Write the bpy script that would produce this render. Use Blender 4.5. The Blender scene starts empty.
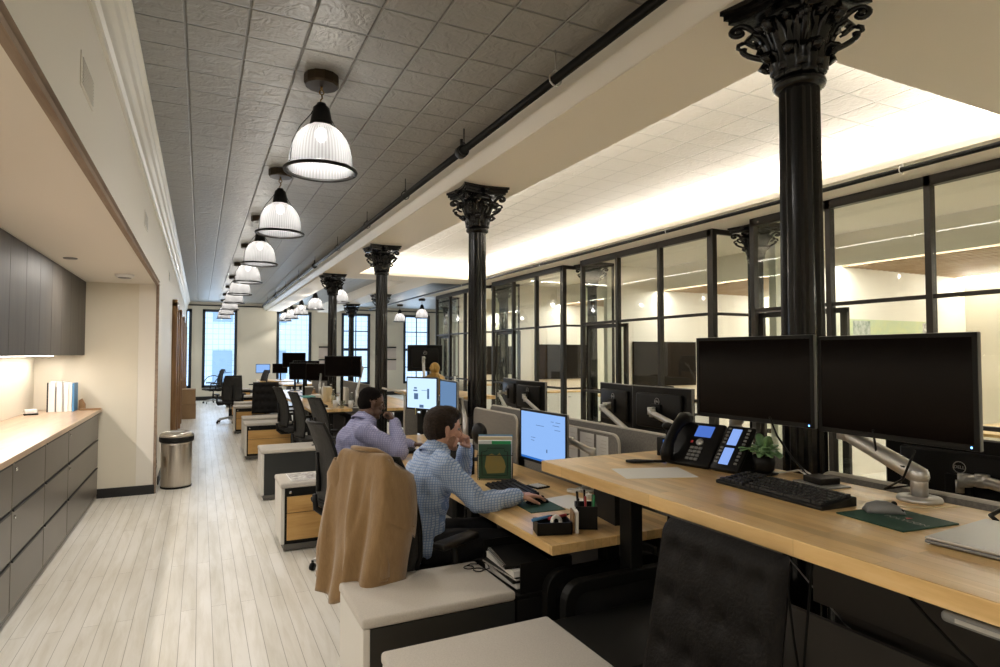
import bpy, bmesh, math, random
from mathutils import Vector, Matrix, Euler
random.seed(7)
R = math.radians
C = bpy.context.scene.collection

# ------------------------------------------------------------------ materials
def new_mat(name):
    m = bpy.data.materials.new(name); m.use_nodes = True
    nt = m.node_tree; nt.nodes.clear()
    out = nt.nodes.new('ShaderNodeOutputMaterial')
    return m, nt, out
def L(nt, a, b): nt.links.new(a, b)
def N(nt, t, **kw):
    n = nt.nodes.new(t)
    for k, v in kw.items():
        if k in n.inputs: n.inputs[k].default_value = v
        else: setattr(n, k, v)
    return n
def rgba(c): return (c[0], c[1], c[2], 1.0)
def coords(nt, scale=(1, 1, 1), rot=(0, 0, 0), loc=(0, 0, 0), world=False):
    mp = nt.nodes.new('ShaderNodeMapping')
    mp.inputs['Scale'].default_value = scale; mp.inputs['Rotation'].default_value = rot; mp.inputs['Location'].default_value = loc
    if world:
        g = nt.nodes.new('ShaderNodeNewGeometry'); L(nt, g.outputs['Position'], mp.inputs['Vector'])
    else:
        tc = nt.nodes.new('ShaderNodeTexCoord'); L(nt, tc.outputs['Object'], mp.inputs['Vector'])
    return mp.outputs['Vector']
def pmat(name, col, rough=.5, metal=0.0, col2=None, nscale=8, stretch=(1, 1, 1), bump=0, bscale=None, coat=0, spec=.5, detail=4, sheen=0, distort=0, trans=0):
    m, nt, out = new_mat(name)
    b = N(nt, 'ShaderNodeBsdfPrincipled', Roughness=rough, Metallic=metal)
    b.inputs['Base Color'].default_value = rgba(col)
    b.inputs['Specular IOR Level'].default_value = spec
    if coat: b.inputs['Coat Weight'].default_value = coat; b.inputs['Coat Roughness'].default_value = .08
    if sheen: b.inputs['Sheen Weight'].default_value = sheen
    if trans: b.inputs['Transmission Weight'].default_value = trans
    v = coords(nt, stretch)
    if col2 is not None:
        n = N(nt, 'ShaderNodeTexNoise', Scale=nscale, Detail=detail, Roughness=.6, Distortion=distort)
        L(nt, v, n.inputs['Vector'])
        r = nt.nodes.new('ShaderNodeValToRGB'); r.color_ramp.elements[0].position = .32; r.color_ramp.elements[1].position = .68
        r.color_ramp.elements[0].color = rgba(col); r.color_ramp.elements[1].color = rgba(col2)
        L(nt, n.outputs['Fac'], r.inputs['Fac']); L(nt, r.outputs['Color'], b.inputs['Base Color'])
    if bump:
        n2 = N(nt, 'ShaderNodeTexNoise', Scale=bscale or nscale, Detail=5)
        L(nt, v, n2.inputs['Vector'])
        bp = N(nt, 'ShaderNodeBump', Strength=bump, Distance=.01); L(nt, n2.outputs['Fac'], bp.inputs['Height']); L(nt, bp.outputs['Normal'], b.inputs['Normal'])
    L(nt, b.outputs['BSDF'], out.inputs['Surface'])
    return m
def emat(name, col, s):
    m, nt, out = new_mat(name)
    e = N(nt, 'ShaderNodeEmission', Strength=s); e.inputs['Color'].default_value = rgba(col)
    L(nt, e.outputs['Emission'], out.inputs['Surface']); return m
def glassmat(name, tint=(.95, .97, .96), refl=1.0, extra=0.04):
    m, nt, out = new_mat(name)
    t = N(nt, 'ShaderNodeBsdfTransparent'); t.inputs['Color'].default_value = rgba(tint)
    g = N(nt, 'ShaderNodeBsdfGlossy', Roughness=.015); g.inputs['Color'].default_value = (1, 1, 1, 1)
    f = N(nt, 'ShaderNodeLayerWeight', Blend=.5)
    p5 = N(nt, 'ShaderNodeMath', operation='POWER'); p5.inputs[1].default_value = 4.2; L(nt, f.outputs['Facing'], p5.inputs[0])
    a = N(nt, 'ShaderNodeMath', operation='MULTIPLY_ADD'); a.inputs[1].default_value = .8 * refl; a.inputs[2].default_value = extra
    L(nt, p5.outputs[0], a.inputs[0])
    mx = nt.nodes.new('ShaderNodeMixShader'); L(nt, a.outputs[0], mx.inputs['Fac'])
    L(nt, t.outputs[0], mx.inputs[1]); L(nt, g.outputs[0], mx.inputs[2]); L(nt, mx.outputs[0], out.inputs['Surface'])
    return m
def woodmat(name, c1, c2, c3, axis='y', rough=.35, plank=.0, scale=1.0, coat=.2):
    """grain running along axis, optional glued staves"""
    m, nt, out = new_mat(name)
    st = {'x': (1.2, 14, 14), 'y': (14, 1.2, 14), 'z': (14, 14, 1.2)}[axis]
    v = coords(nt, tuple(s * scale for s in st))
    n = N(nt, 'ShaderNodeTexNoise', Scale=1.6, Detail=6, Roughness=.62, Distortion=.6); L(nt, v, n.inputs['Vector'])
    r = nt.nodes.new('ShaderNodeValToRGB'); cr = r.color_ramp
    cr.elements[0].position = .3; cr.elements[0].color = rgba(c1); cr.elements[1].position = .72; cr.elements[1].color = rgba(c3)
    e = cr.elements.new(.5); e.color = rgba(c2)
    L(nt, n.outputs['Fac'], r.inputs['Fac'])
    b = N(nt, 'ShaderNodeBsdfPrincipled', Roughness=rough); b.inputs['Coat Weight'].default_value = coat; b.inputs['Coat Roughness'].default_value = .25
    colout = r.outputs['Color']
    if plank:
        rot = (0, 0, R(90)) if axis == 'y' else (0, 0, 0)
        v2 = coords(nt, (1, 1, 1), rot)
        bt = N(nt, 'ShaderNodeTexBrick', Scale=1.0); bt.inputs['Brick Width'].default_value = .55; bt.inputs['Row Height'].default_value = plank
        bt.inputs['Mortar Size'].default_value = .0006; bt.inputs['Color1'].default_value = (.82, .80, .78, 1); bt.inputs['Color2'].default_value = (1.12, 1.1, 1.05, 1); bt.inputs['Mortar'].default_value = (.7, .62, .5, 1)
        bt.offset = .37; L(nt, v2, bt.inputs['Vector'])
        mx = N(nt, 'ShaderNodeMix', data_type='RGBA', blend_type='MULTIPLY'); mx.inputs[0].default_value = 1
        L(nt, colout, mx.inputs[6]); L(nt, bt.outputs['Color'], mx.inputs[7]); colout = mx.outputs[2]
    L(nt, colout, b.inputs['Base Color']); L(nt, b.outputs['BSDF'], out.inputs['Surface'])
    return m
def floormat():
    m, nt, out = new_mat('whitewashed_boards')
    v = coords(nt, (1, 1, 1), (0, 0, R(90)), world=True)
    bt = N(nt, 'ShaderNodeTexBrick', Scale=1.0); bt.inputs['Brick Width'].default_value = 2.1; bt.inputs['Row Height'].default_value = .083
    bt.inputs['Mortar Size'].default_value = .0016; bt.inputs['Mortar Smooth'].default_value = .3
    bt.inputs['Color1'].default_value = (.88, .86, .81, 1); bt.inputs['Color2'].default_value = (.80, .78, .72, 1); bt.inputs['Mortar'].default_value = (.36, .33, .28, 1)
    bt.offset = .43; L(nt, v, bt.inputs['Vector'])
    v2 = coords(nt, (9, .9, 1), world=True)
    n = N(nt, 'ShaderNodeTexNoise', Scale=1.5, Detail=7, Roughness=.68, Distortion=.4); L(nt, v2, n.inputs['Vector'])
    r = nt.nodes.new('ShaderNodeValToRGB'); r.color_ramp.elements[0].position = .34; r.color_ramp.elements[0].color = (.80, .78, .72, 1)
    r.color_ramp.elements[1].position = .56; r.color_ramp.elements[1].color = (1, 1, 1, 1); L(nt, n.outputs['Fac'], r.inputs['Fac'])
    mx = N(nt, 'ShaderNodeMix', data_type='RGBA', blend_type='MULTIPLY'); mx.inputs[0].default_value = .75
    L(nt, bt.outputs['Color'], mx.inputs[6]); L(nt, r.outputs['Color'], mx.inputs[7])
    v3 = coords(nt, (.55, .3, 1), world=True)
    n3 = N(nt, 'ShaderNodeTexNoise', Scale=3, Detail=3); L(nt, v3, n3.inputs['Vector'])
    r3 = nt.nodes.new('ShaderNodeValToRGB'); r3.color_ramp.elements[0].position = .3; r3.color_ramp.elements[0].color = (.88, .86, .82, 1)
    r3.color_ramp.elements[1].position = .6; r3.color_ramp.elements[1].color = (1, 1, 1, 1); L(nt, n3.outputs['Fac'], r3.inputs['Fac'])
    mx2 = N(nt, 'ShaderNodeMix', data_type='RGBA', blend_type='MULTIPLY'); mx2.inputs[0].default_value = 1
    L(nt, mx.outputs[2], mx2.inputs[6]); L(nt, r3.outputs['Color'], mx2.inputs[7])
    b = N(nt, 'ShaderNodeBsdfPrincipled', Roughness=.33); L(nt, mx2.outputs[2], b.inputs['Base Color'])
    b.inputs['Specular IOR Level'].default_value = .5
    bp = N(nt, 'ShaderNodeBump', Strength=.35, Distance=.004); L(nt, bt.outputs['Fac'], bp.inputs['Height']); bp.invert = True
    L(nt, bp.outputs['Normal'], b.inputs['Normal'])
    L(nt, b.outputs['BSDF'], out.inputs['Surface']); return m
def tinmat(name, col, rough, metal, step=.30, off=(0, 0), emb=.7, plain_left=None):
    m, nt, out = new_mat(name)
    v = coords(nt, (1 / step, 1 / step, 1), loc=(off[0] / step, off[1] / step, 0), world=True)
    sx = nt.nodes.new('ShaderNodeSeparateXYZ'); L(nt, v, sx.inputs[0])
    def tri(o):   # 0 at seam, .5 mid
        f = N(nt, 'ShaderNodeMath', operation='PINGPONG'); f.inputs[1].default_value = .5; L(nt, o, f.inputs[0]); return f.outputs[0]
    tx, ty = tri(sx.outputs['X']), tri(sx.outputs['Y'])
    mn = N(nt, 'ShaderNodeMath', operation='MINIMUM'); L(nt, tx, mn.inputs[0]); L(nt, ty, mn.inputs[1])
    ss = N(nt, 'ShaderNodeMapRange', interpolation_type='SMOOTHSTEP'); ss.inputs['From Min'].default_value = .0; ss.inputs['From Max'].default_value = .035
    L(nt, mn.outputs[0], ss.inputs['Value'])
    # embossed rosette: sine of radius & angle-ish products plus noise
    ad = N(nt, 'ShaderNodeMath', operation='MULTIPLY'); L(nt, tx, ad.inputs[0]); L(nt, ty, ad.inputs[1])
    sn = N(nt, 'ShaderNodeMath', operation='MULTIPLY'); sn.inputs[1].default_value = 75; L(nt, ad.outputs[0], sn.inputs[0])
    s2 = N(nt, 'ShaderNodeMath', operation='SINE'); L(nt, sn.outputs[0], s2.inputs[0])
    df = N(nt, 'ShaderNodeMath', operation='SUBTRACT'); L(nt, tx, df.inputs[0]); L(nt, ty, df.inputs[1])
    d2 = N(nt, 'ShaderNodeMath', operation='MULTIPLY'); d2.inputs[1].default_value = 40; L(nt, df.outputs[0], d2.inputs[0])
    s3 = N(nt, 'ShaderNodeMath', operation='COSINE'); L(nt, d2.outputs[0], s3.inputs[0])
    pr = N(nt, 'ShaderNodeMath', operation='MULTIPLY'); L(nt, s2.outputs[0], pr.inputs[0]); L(nt, s3.outputs[0], pr.inputs[1])
    no = N(nt, 'ShaderNodeTexNoise', Scale=3.2, Detail=3, Distortion=1.5); L(nt, v, no.inputs['Vector'])
    h1 = N(nt, 'ShaderNodeMath', operation='MULTIPLY_ADD'); h1.inputs[1].default_value = .035 * emb; L(nt, pr.outputs[0], h1.inputs[0])
    h0 = N(nt, 'ShaderNodeMath', operation='MULTIPLY_ADD'); h0.inputs[1].default_value = 1.1 * emb; L(nt, no.outputs['Fac'], h0.inputs[0]); L(nt, ss.outputs['Result'], h0.inputs[2])
    L(nt, h0.outputs[0], h1.inputs[2])
    bp = N(nt, 'ShaderNodeBump', Strength=1.0, Distance=.016); L(nt, h1.outputs[0], bp.inputs['Height'])
    b = N(nt, 'ShaderNodeBsdfPrincipled', Roughness=rough, Metallic=metal)
    mxc = N(nt, 'ShaderNodeMix', data_type='RGBA'); mxc.inputs[6].default_value = rgba([c * .86 for c in col]); mxc.inputs[7].default_value = rgba(col)
    L(nt, ss.outputs['Result'], mxc.inputs[0]); L(nt, mxc.outputs[2], b.inputs['Base Color'])
    L(nt, bp.outputs['Normal'], b.inputs['Normal'])
    L(nt, b.outputs['BSDF'], out.inputs['Surface']); return m
def gridmat(name, base, line, step, width, rough=.8, emis=0, axes='xz', col2=None, nscale=8, rot=(0, 0, 0)):
    """fine cloth check / tile grid"""
    m, nt, out = new_mat(name)
    v = coords(nt, (1 / step,) * 3, rot)
    sx = nt.nodes.new('ShaderNodeSeparateXYZ'); L(nt, v, sx.inputs[0])
    fs = []
    for ax in axes:
        f = N(nt, 'ShaderNodeMath', operation='FRACT'); L(nt, sx.outputs[ax.upper()], f.inputs[0])
        g = N(nt, 'ShaderNodeMath', operation='LESS_THAN'); g.inputs[1].default_value = width; L(nt, f.outputs[0], g.inputs[0]); fs.append(g.outputs[0])
    o = fs[0]
    for x in fs[1:]:
        mm = N(nt, 'ShaderNodeMath', operation='MAXIMUM'); L(nt, o, mm.inputs[0]); L(nt, x, mm.inputs[1]); o = mm.outputs[0]
    mx = N(nt, 'ShaderNodeMix', data_type='RGBA'); mx.inputs[6].default_value = rgba(base); mx.inputs[7].default_value = rgba(line); L(nt, o, mx.inputs[0])
    b = N(nt, 'ShaderNodeBsdfPrincipled', Roughness=rough)
    L(nt, mx.outputs[2], b.inputs['Base Color'])
    n2 = N(nt, 'ShaderNodeTexNoise', Scale=nscale, Detail=3, Distortion=1.2); v2 = coords(nt, (1, 1, .6)); L(nt, v2, n2.inputs['Vector'])
    bp = N(nt, 'ShaderNodeBump', Strength=.5, Distance=.03); L(nt, n2.outputs['Fac'], bp.inputs['Height'])
    if emis == 0: L(nt, bp.outputs['Normal'], b.inputs['Normal'])
    L(nt, b.outputs['BSDF'], out.inputs['Surface']); return m

M = {}
M['cream'] = pmat('cream_wall_paint', (.76, .71, .59), .6, col2=(.73, .68, .56), nscale=1.5)
M['white'] = pmat('warm_white_paint', (.82, .78, .70), .55)
M['soffit'] = pmat('soffit_paint', (.86, .80, .70), .55)
M['trimwhite'] = pmat('cornice_white_paint', (.85, .82, .74), .35)
M['tin'] = tinmat('grey_pressed_tin', (.30, .295, .275), .45, .12, off=(.097, -3.434 + .15))
M['tinw'] = tinmat('white_pressed_tin', (.84, .81, .74), .45, 0, off=(.02, .09))
M['floor'] = floormat()
M['desk'] = woodmat('maple_butcherblock', (.60, .38, .15), (.71, .48, .215), (.79, .57, .29), 'y', .30, .042)
M['pedwood'] = woodmat('golden_oak_drawer_front', (.46, .25, .07), (.58, .34, .11), (.66, .41, .15), 'x', .4)
M['counter'] = woodmat('counter_oak', (.37, .25, .16), (.46, .32, .21), (.52, .38, .27), 'y', .28, .06)
M['fin'] = woodmat('brown_door_wood', (.20, .10, .035), (.28, .15, .06), (.34, .19, .08), 'z', .4)
M['rail'] = woodmat('stained_trim_wood', (.24, .17, .12), (.31, .23, .17), (.37, .28, .21), 'y', .8, coat=0)
M['slat'] = woodmat('ceiling_slat_oak', (.42, .28, .16), (.52, .36, .22), (.6, .44, .28), 'y', .5)
M['cab'] = pmat('dark_grey_lacquer', (.125, .112, .095), .32, .15, col2=(.14, .125, .105), nscale=2)
M['cabup'] = woodmat('smoked_grey_veneer', (.052, .045, .038), (.064, .056, .047), (.078, .068, .058), 'z', .55, coat=0)
M['black'] = pmat('black_powder_coat', (.012, .012, .012), .5, bump=.05, bscale=300)
M['blackm'] = pmat('matte_black_laminate', (.007, .007, .0065), .45, spec=.2)
M['frame'] = pmat('bronze_black_steel', (.028, .024, .020), .45, .2)
M['iron'] = pmat('glossy_black_cast_iron', (.004, .004, .0045), .24, 0, coat=.15, spec=.35, bump=.08, bscale=60)
M['winframe'] = pmat('blue_black_window_paint', (.012, .02, .03), .4)
M['steel'] = pmat('brushed_stainless', (.52, .47, .42), .28, 1, col2=(.60, .56, .50), nscale=30, stretch=(6, 6, .15))
M['silver'] = pmat('cast_aluminium', (.56, .55, .53), .38, .75)
M['chrome'] = pmat('polished_chrome', (.7, .7, .7), .12, 1)
M['fabric'] = pmat('oatmeal_felt', (.50, .465, .41), .95, col2=(.58, .54, .48), nscale=160, bump=.35, bscale=380, sheen=.2)
M['felt'] = pmat('grey_screen_felt', (.16, .15, .135), .95, col2=(.25, .235, .21), nscale=90, bump=.3, bscale=300)
M['feltlight'] = pmat('pale_screen_edging', (.50, .47, .41), .5)
M['pedwhite'] = pmat('pale_grey_pedestal_paint', (.68, .66, .61), .45)
M['peddark'] = pmat('dark_pedestal_back', (.025, .027, .026), .45)
M['pedbase'] = pmat('pedestal_plinth_grey', (.10, .095, .085), .5)
M['mesh'] = gridmat('woven_chair_mesh', (.045, .042, .038), (.012, .012, .012), .006, .4, .7, axes='yz')
M['leather'] = pmat('black_tufted_leather', (.006, .005, .0045), .5, spec=.16, coat=0, bump=.25, bscale=120)
M['plastic'] = pmat('black_plastic', (.0075, .007, .0065), .42, spec=.2)
M['greyplastic'] = pmat('grey_plastic', (.20, .20, .195), .4)
M['whiteplastic'] = pmat('white_plastic', (.78, .77, .74), .35)
M['key'] = pmat('black_keycaps', (.02, .02, .02), .5)
M['off'] = pmat('unlit_screen', (.0050, .0032, .0026), .12, spec=.05)
M['scr'] = emat('lit_blue_screen', (.27, .47, .88), .66)
M['scrw'] = emat('lit_pale_screen', (.50, .68, .92), .85)
M['scrd'] = emat('lit_dim_blue_screen', (.13, .23, .40), .68)
M['scrbar'] = emat('lit_taskbar_blue', (.03, .16, .55), .6)
M['scrtext'] = emat('screen_text_shade', (.10, .17, .30), .6)
M['lcd'] = emat('phone_display_blue', (.08, .18, .62), .6)
M['lcdb'] = emat('phone_key_display', (.25, .40, .85), .65)
M['ledb'] = emat('blue_power_light', (.1, .35, 1), 6)
M['paper'] = pmat('white_paper', (.80, .79, .76), .7)
M['printed'] = pmat('printed_paper', (.74, .73, .70), .7, col2=(.22, .19, .18), nscale=28)
M['green'] = pmat('green_folder', (.035, .10, .055), .5)
M['greenb'] = pmat('bright_green_tab', (.02, .30, .09), .45)
M['ochre'] = pmat('ochre_map_print', (.34, .26, .07), .6, col2=(.26, .24, .08), nscale=14)
M['blue'] = pmat('blue_binder', (.08, .25, .48), .5)
M['red'] = pmat('red_plastic', (.45, .03, .04), .4)
M['manila'] = pmat('manila_card', (.66, .55, .34), .7)
M['yellow'] = pmat('yellow_note', (.70, .62, .22), .7)
M['pad'] = pmat('dark_green_mouse_pad', (.012, .055, .035), .7)
M['camel'] = pmat('camel_wool_jacket', (.235, .14, .058), .9, col2=(.29, .18, .08), nscale=40, stretch=(1, 1, .3), bump=.2, bscale=200, sheen=.4)
M['skin'] = pmat('fair_skin', (.50, .27, .185), .5, col2=(.56, .31, .22), nscale=20, bump=.1, bscale=120)
M['skind'] = pmat('deep_brown_skin', (.085, .042, .026), .45, col2=(.11, .055, .034), nscale=20, bump=.1, bscale=120)
M['hair'] = pmat('dark_brown_hair', (.012, .007, .004), .65, spec=.25, col2=(.032, .018, .010), nscale=60, stretch=(1, 1, 2), bump=.6, bscale=150)
M['hairb'] = pmat('black_cropped_hair', (.006, .0045, .004), .9, spec=.1, bump=.6, bscale=300)
M['shirt'] = gridmat('pale_blue_checked_cotton', (.50, .60, .77), (.24, .35, .60), .0125, .32, .8, axes='xz', nscale=9, rot=(0, 0, R(45)))
M['shirt2'] = gridmat('lavender_checked_cotton', (.34, .35, .52), (.22, .225, .40), .014, .28, .8, axes='xz', nscale=8, rot=(0, 0, R(45)))
M['trouser'] = pmat('black_trouser_cloth', (.010, .010, .012), .85)
M['eye'] = pmat('eye_white', (.32, .29, .26), .5)
M['lips'] = pmat('lip_skin', (.36, .13, .10), .45)
M['cardboard'] = pmat('brown_cardboard', (.30, .19, .10), .8, col2=(.34, .22, .12), nscale=4)
M['leaf'] = pmat('succulent_leaf', (.10, .22, .09), .45, col2=(.20, .34, .15), nscale=14)
M['soil'] = pmat('potting_soil', (.03, .02, .012), .95)
M['gold'] = pmat('gilded_bronze', (.32, .19, .05), .4, .6, col2=(.42, .27, .08), nscale=12)
M['glass'] = glassmat('partition_glass', (.93, .955, .93), 1.0, .02)
M['winglass'] = glassmat('window_glass', (.80, .9, 1.0), .8, .02)
M['clear'] = glassmat('clear_glassware', (.85, .9, .9), 1.6, .12)
M['brass'] = pmat('aged_brass', (.28, .18, .07), .35, .9)
M['canopy'] = pmat('bronze_lamp_canopy', (.045, .03, .015), .4, .5)
M['led'] = emat('cove_led', (1, .90, .74), 34)
M['ledoff'] = emat('office_linear_light', (1, .95, .88), 11)
M['ledcab'] = emat('cabinet_strip_light', (1, .90, .80), 12)
M['bulb'] = emat('lamp_bulb', (1, .93, .84), 12)
M['carpet'] = pmat('office_carpet', (.16, .15, .13), .95)
M['facade'] = gridmat('pale_brick_facade', (.84, .87, .92), (.50, .57, .66), .22, .10, .9, axes='xz', nscale=2)
M['metalred'] = pmat('pale_pink_paper', (.62, .54, .48), .7)

def shademat():
    m, nt, out = new_mat('ribbed_prismatic_glass')
    tc = nt.nodes.new('ShaderNodeTexCoord'); sx = nt.nodes.new('ShaderNodeSeparateXYZ'); L(nt, tc.outputs['Object'], sx.inputs[0])
    at = N(nt, 'ShaderNodeMath', operation='ARCTAN2'); L(nt, sx.outputs['Y'], at.inputs[0]); L(nt, sx.outputs['X'], at.inputs[1])
    ml = N(nt, 'ShaderNodeMath', operation='MULTIPLY'); ml.inputs[1].default_value = 60; L(nt, at.outputs[0], ml.inputs[0])
    si = N(nt, 'ShaderNodeMath', operation='SINE'); L(nt, ml.outputs[0], si.inputs[0])
    bp = N(nt, 'ShaderNodeBump', Strength=.5, Distance=.004); L(nt, si.outputs[0], bp.inputs['Height'])
    rp = N(nt, 'ShaderNodeMapRange'); rp.inputs['From Min'].default_value = -1; rp.inputs['To Min'].default_value = .022; rp.inputs['To Max'].default_value = .075; L(nt, si.outputs[0], rp.inputs['Value'])
    t = N(nt, 'ShaderNodeBsdfTranslucent'); L(nt, rp.outputs['Result'], t.inputs['Color'])
    d = N(nt, 'ShaderNodeBsdfDiffuse'); d.inputs['Color'].default_value = (.05, .053, .058, 1)
    tr = N(nt, 'ShaderNodeBsdfTransparent'); tr.inputs['Color'].default_value = (.9, .92, .93, 1)
    g = N(nt, 'ShaderNodeBsdfGlossy', Roughness=.45); L(nt, bp.outputs['Normal'], g.inputs['Normal'])
    a = nt.nodes.new('ShaderNodeMixShader'); a.inputs[0].default_value = .35; L(nt, t.outputs[0], a.inputs[1]); L(nt, d.outputs[0], a.inputs[2])
    b = nt.nodes.new('ShaderNodeMixShader'); b.inputs[0].default_value = .20; L(nt, a.outputs[0], b.inputs[1]); L(nt, tr.outputs[0], b.inputs[2])
    c = nt.nodes.new('ShaderNodeMixShader'); c.inputs[0].default_value = .05; L(nt, b.outputs[0], c.inputs[1]); L(nt, g.outputs[0], c.inputs[2])
    L(nt, c.outputs[0], out.inputs['Surface']); return m
M['shade'] = shademat()

# ------------------------------------------------------------------ mesh helpers
class MB:
    def __init__(s): s.v = []; s.f = []; s.smooth = []
    def add(s, vs, fs, smooth=False, mat=None):
        b = len(s.v)
        for p in vs:
            p = Vector(p)
            if mat is not None: p = mat @ p
            s.v.append(p)
        for f in fs: s.f.append(tuple(b + i for i in f)); s.smooth.append(smooth)
        return s
    def bm(s, bm, smooth=False, mat=None):
        bm.verts.index_update()
        vs = [v.co.copy() for v in bm.verts]; fs = [[v.index for v in f.verts] for f in bm.faces]
        bm.free(); return s.add(vs, fs, smooth, mat)
    def box(s, x0, x1, y0, y1, z0, z1, bev=0, seg=2, mat=None, smooth=False):
        x0, x1 = min(x0, x1), max(x0, x1); y0, y1 = min(y0, y1), max(y0, y1); z0, z1 = min(z0, z1), max(z0, z1)
        vs = [(x, y, z) for z in (z0, z1) for y in (y0, y1) for x in (x0, x1)]
        fs = [(0, 2, 3, 1), (4, 5, 7, 6), (0, 1, 5, 4), (2, 6, 7, 3), (0, 4, 6, 2), (1, 3, 7, 5)]
        if not bev: return s.add(vs, fs, smooth, mat)
        b = bmesh.new(); bv = [b.verts.new(v) for v in vs]
        for f in fs: b.faces.new([bv[i] for i in f])
        bmesh.ops.bevel(b, geom=b.edges[:], offset=min(bev, .49 * min(x1 - x0, y1 - y0, z1 - z0)), segments=seg, affect='EDGES', profile=.5)
        return s.bm(b, bev > .004, mat)
    def lathe(s, prof, c=(0, 0, 0), n=24, smooth=True, mat=None, cap=True, star=None):
        vs = []; fs = []; m = len(prof)
        for i in range(n):
            a = 2 * math.pi * i / n
            k = star(i) if star else 1
            for (r, z) in prof: vs.append((c[0] + r * k * math.cos(a), c[1] + r * k * math.sin(a), c[2] + z))
        for i in range(n):
            j = (i + 1) % n
            for k in range(m - 1): fs.append((i * m + k, j * m + k, j * m + k + 1, i * m + k + 1))
        if cap:
            if prof[0][0] > 1e-5: fs.append(tuple(i * m for i in reversed(range(n))))
            if prof[-1][0] > 1e-5: fs.append(tuple(i * m + m - 1 for i in range(n)))
        return s.add(vs, fs, smooth, mat)
    def cyl(s, p0, p1, r0, r1=None, n=12, smooth=True):
        r1 = r0 if r1 is None else r1
        p0, p1 = Vector(p0), Vector(p1); d = p1 - p0
        q = d.to_track_quat('Z', 'Y').to_matrix().to_4x4(); q.translation = p0
        return s.lathe([(r0, 0), (r1, d.length)], n=n, smooth=smooth, mat=q)
    def tube(s, pts, r, n=8, smooth=True, flat=1.0):
        pts = [Vector(p) for p in pts]; rr = r if isinstance(r, (list, tuple)) else [r] * len(pts)
        vs = []; fs = []; up = None
        for i, p in enumerate(pts):
            d = (pts[min(i + 1, len(pts) - 1)] - pts[max(i - 1, 0)]).normalized()
            if up is None:
                up = Vector((0, 0, 1)) if abs(d.z) < .9 else Vector((1, 0, 0))
            sd = d.cross(up)
            if sd.length < 1e-4: sd = d.orthogonal()
            sd.normalize(); u2 = sd.cross(d).normalized(); up = u2
            for k in range(n):
                a = 2 * math.pi * k / n
                vs.append(p + sd * math.cos(a) * rr[i] + u2 * math.sin(a) * rr[i] * flat)
        for i in range(len(pts) - 1):
            for k in range(n):
                j = (k + 1) % n
                fs.append((i * n + k, i * n + j, (i + 1) * n + j, (i + 1) * n + k))
        fs.append(tuple(reversed(range(n)))); fs.append(tuple(range((len(pts) - 1) * n, len(pts) * n)))
        return s.add(vs, fs, smooth)
    def ell(s, c, r, n=16, m=10, rot=None):
        prof = [(math.sin(math.pi * k / m), -math.cos(math.pi * k / m)) for k in range(m + 1)]
        prof[0] = (1e-6, -1); prof[-1] = (1e-6, 1)
        mt = Matrix.Translation(Vector(c)) @ (rot.to_4x4() if rot else Matrix.Identity(4)) @ Matrix.Diagonal((r[0], r[1], r[2], 1))
        return s.lathe(prof, n=n, mat=mt, cap=False)
    def caps(s, p0, p1, r0, r1, n=14, flat=None):
        """tapered capsule; flat=(axisvector, factor) squashes"""
        p0, p1 = Vector(p0), Vector(p1); d = p1 - p0; h = d.length
        prof = [(max(r0 * math.sin(R(a)), 1e-6), -r0 * math.cos(R(a))) for a in (0, 30, 60, 85)] + [(max(r1 * math.cos(R(a)), 1e-6), h + r1 * math.sin(R(a))) for a in (5, 30, 60, 90)]
        q = d.to_track_quat('Z', 'Y').to_matrix().to_4x4() if h > 1e-6 else Matrix.Identity(4); q.translation = p0
        if flat is not None:
            ax, k = Vector(flat[0]).normalized(), flat[1]
            S = Matrix.Scale(k, 4, ax); q = Matrix.Translation(p0) @ S @ Matrix.Translation(-p0) @ q
        return s.lathe(prof, n=n, mat=q, cap=False)
    def prism(s, poly, plane, a, b, smooth=False, mat=None):
        """poly in 2D; plane 'xz' extrudes along y from a to b, 'yz' along x, 'xy' along z"""
        def P(u, w, t): return {'xz': (u, t, w), 'yz': (t, u, w), 'xy': (u, w, t)}[plane]
        n = len(poly); vs = [P(u, w, a) for u, w in poly] + [P(u, w, b) for u, w in poly]
        fs = [tuple(range(n)), tuple(reversed(range(n, 2 * n)))] + [(i, i + n, (i + 1) % n + n, (i + 1) % n) for i in range(n)]
        return s.add(vs, fs, smooth, mat)
    def build(s, name, mat, parent=None, loc=None, rz=0, bevel=0, solid=0, fix=True):
        me = bpy.data.meshes.new(name); me.from_pydata([tuple(v) for v in s.v], [], s.f)
        me.polygons.foreach_set('use_smooth', s.smooth)
        if fix:
            b = bmesh.new(); b.from_mesh(me); bmesh.ops.recalc_face_normals(b, faces=b.faces[:]); b.to_mesh(me); b.free()
        me.materials.append(mat if not isinstance(mat, str) else M[mat])
        o = bpy.data.objects.new(name, me); C.objects.link(o)
        if parent: o.parent = parent
        if loc: o.location = loc
        if rz: o.rotation_euler = (0, 0, rz)
        if solid:
            md = o.modifiers.new('solid', 'SOLIDIFY'); md.thickness = solid; md.offset = 0
        if bevel:
            md = o.modifiers.new('bevel', 'BEVEL'); md.width = bevel; md.segments = 2; md.limit_method = 'ANGLE'
        return o
def tag(o, label=None, cat=None, group=None, kind=None):
    if label: o['label'] = label
    if cat: o['category'] = cat
    if group: o['group'] = group
    if kind: o['kind'] = kind
    return o
def thing(name, label, cat, loc=(0, 0, 0), rz=0, group=None):
    o = bpy.data.objects.new(name, None); C.objects.link(o); o.empty_display_size = .1
    o.location = loc; o.rotation_euler = (0, 0, rz); return tag(o, label, cat, group)
def struct(name, mb, mat, **k): return tag(mb.build(name, mat, **k), kind='structure')
def kids(o): return [c for c in bpy.data.objects if c.parent == o]
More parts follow.
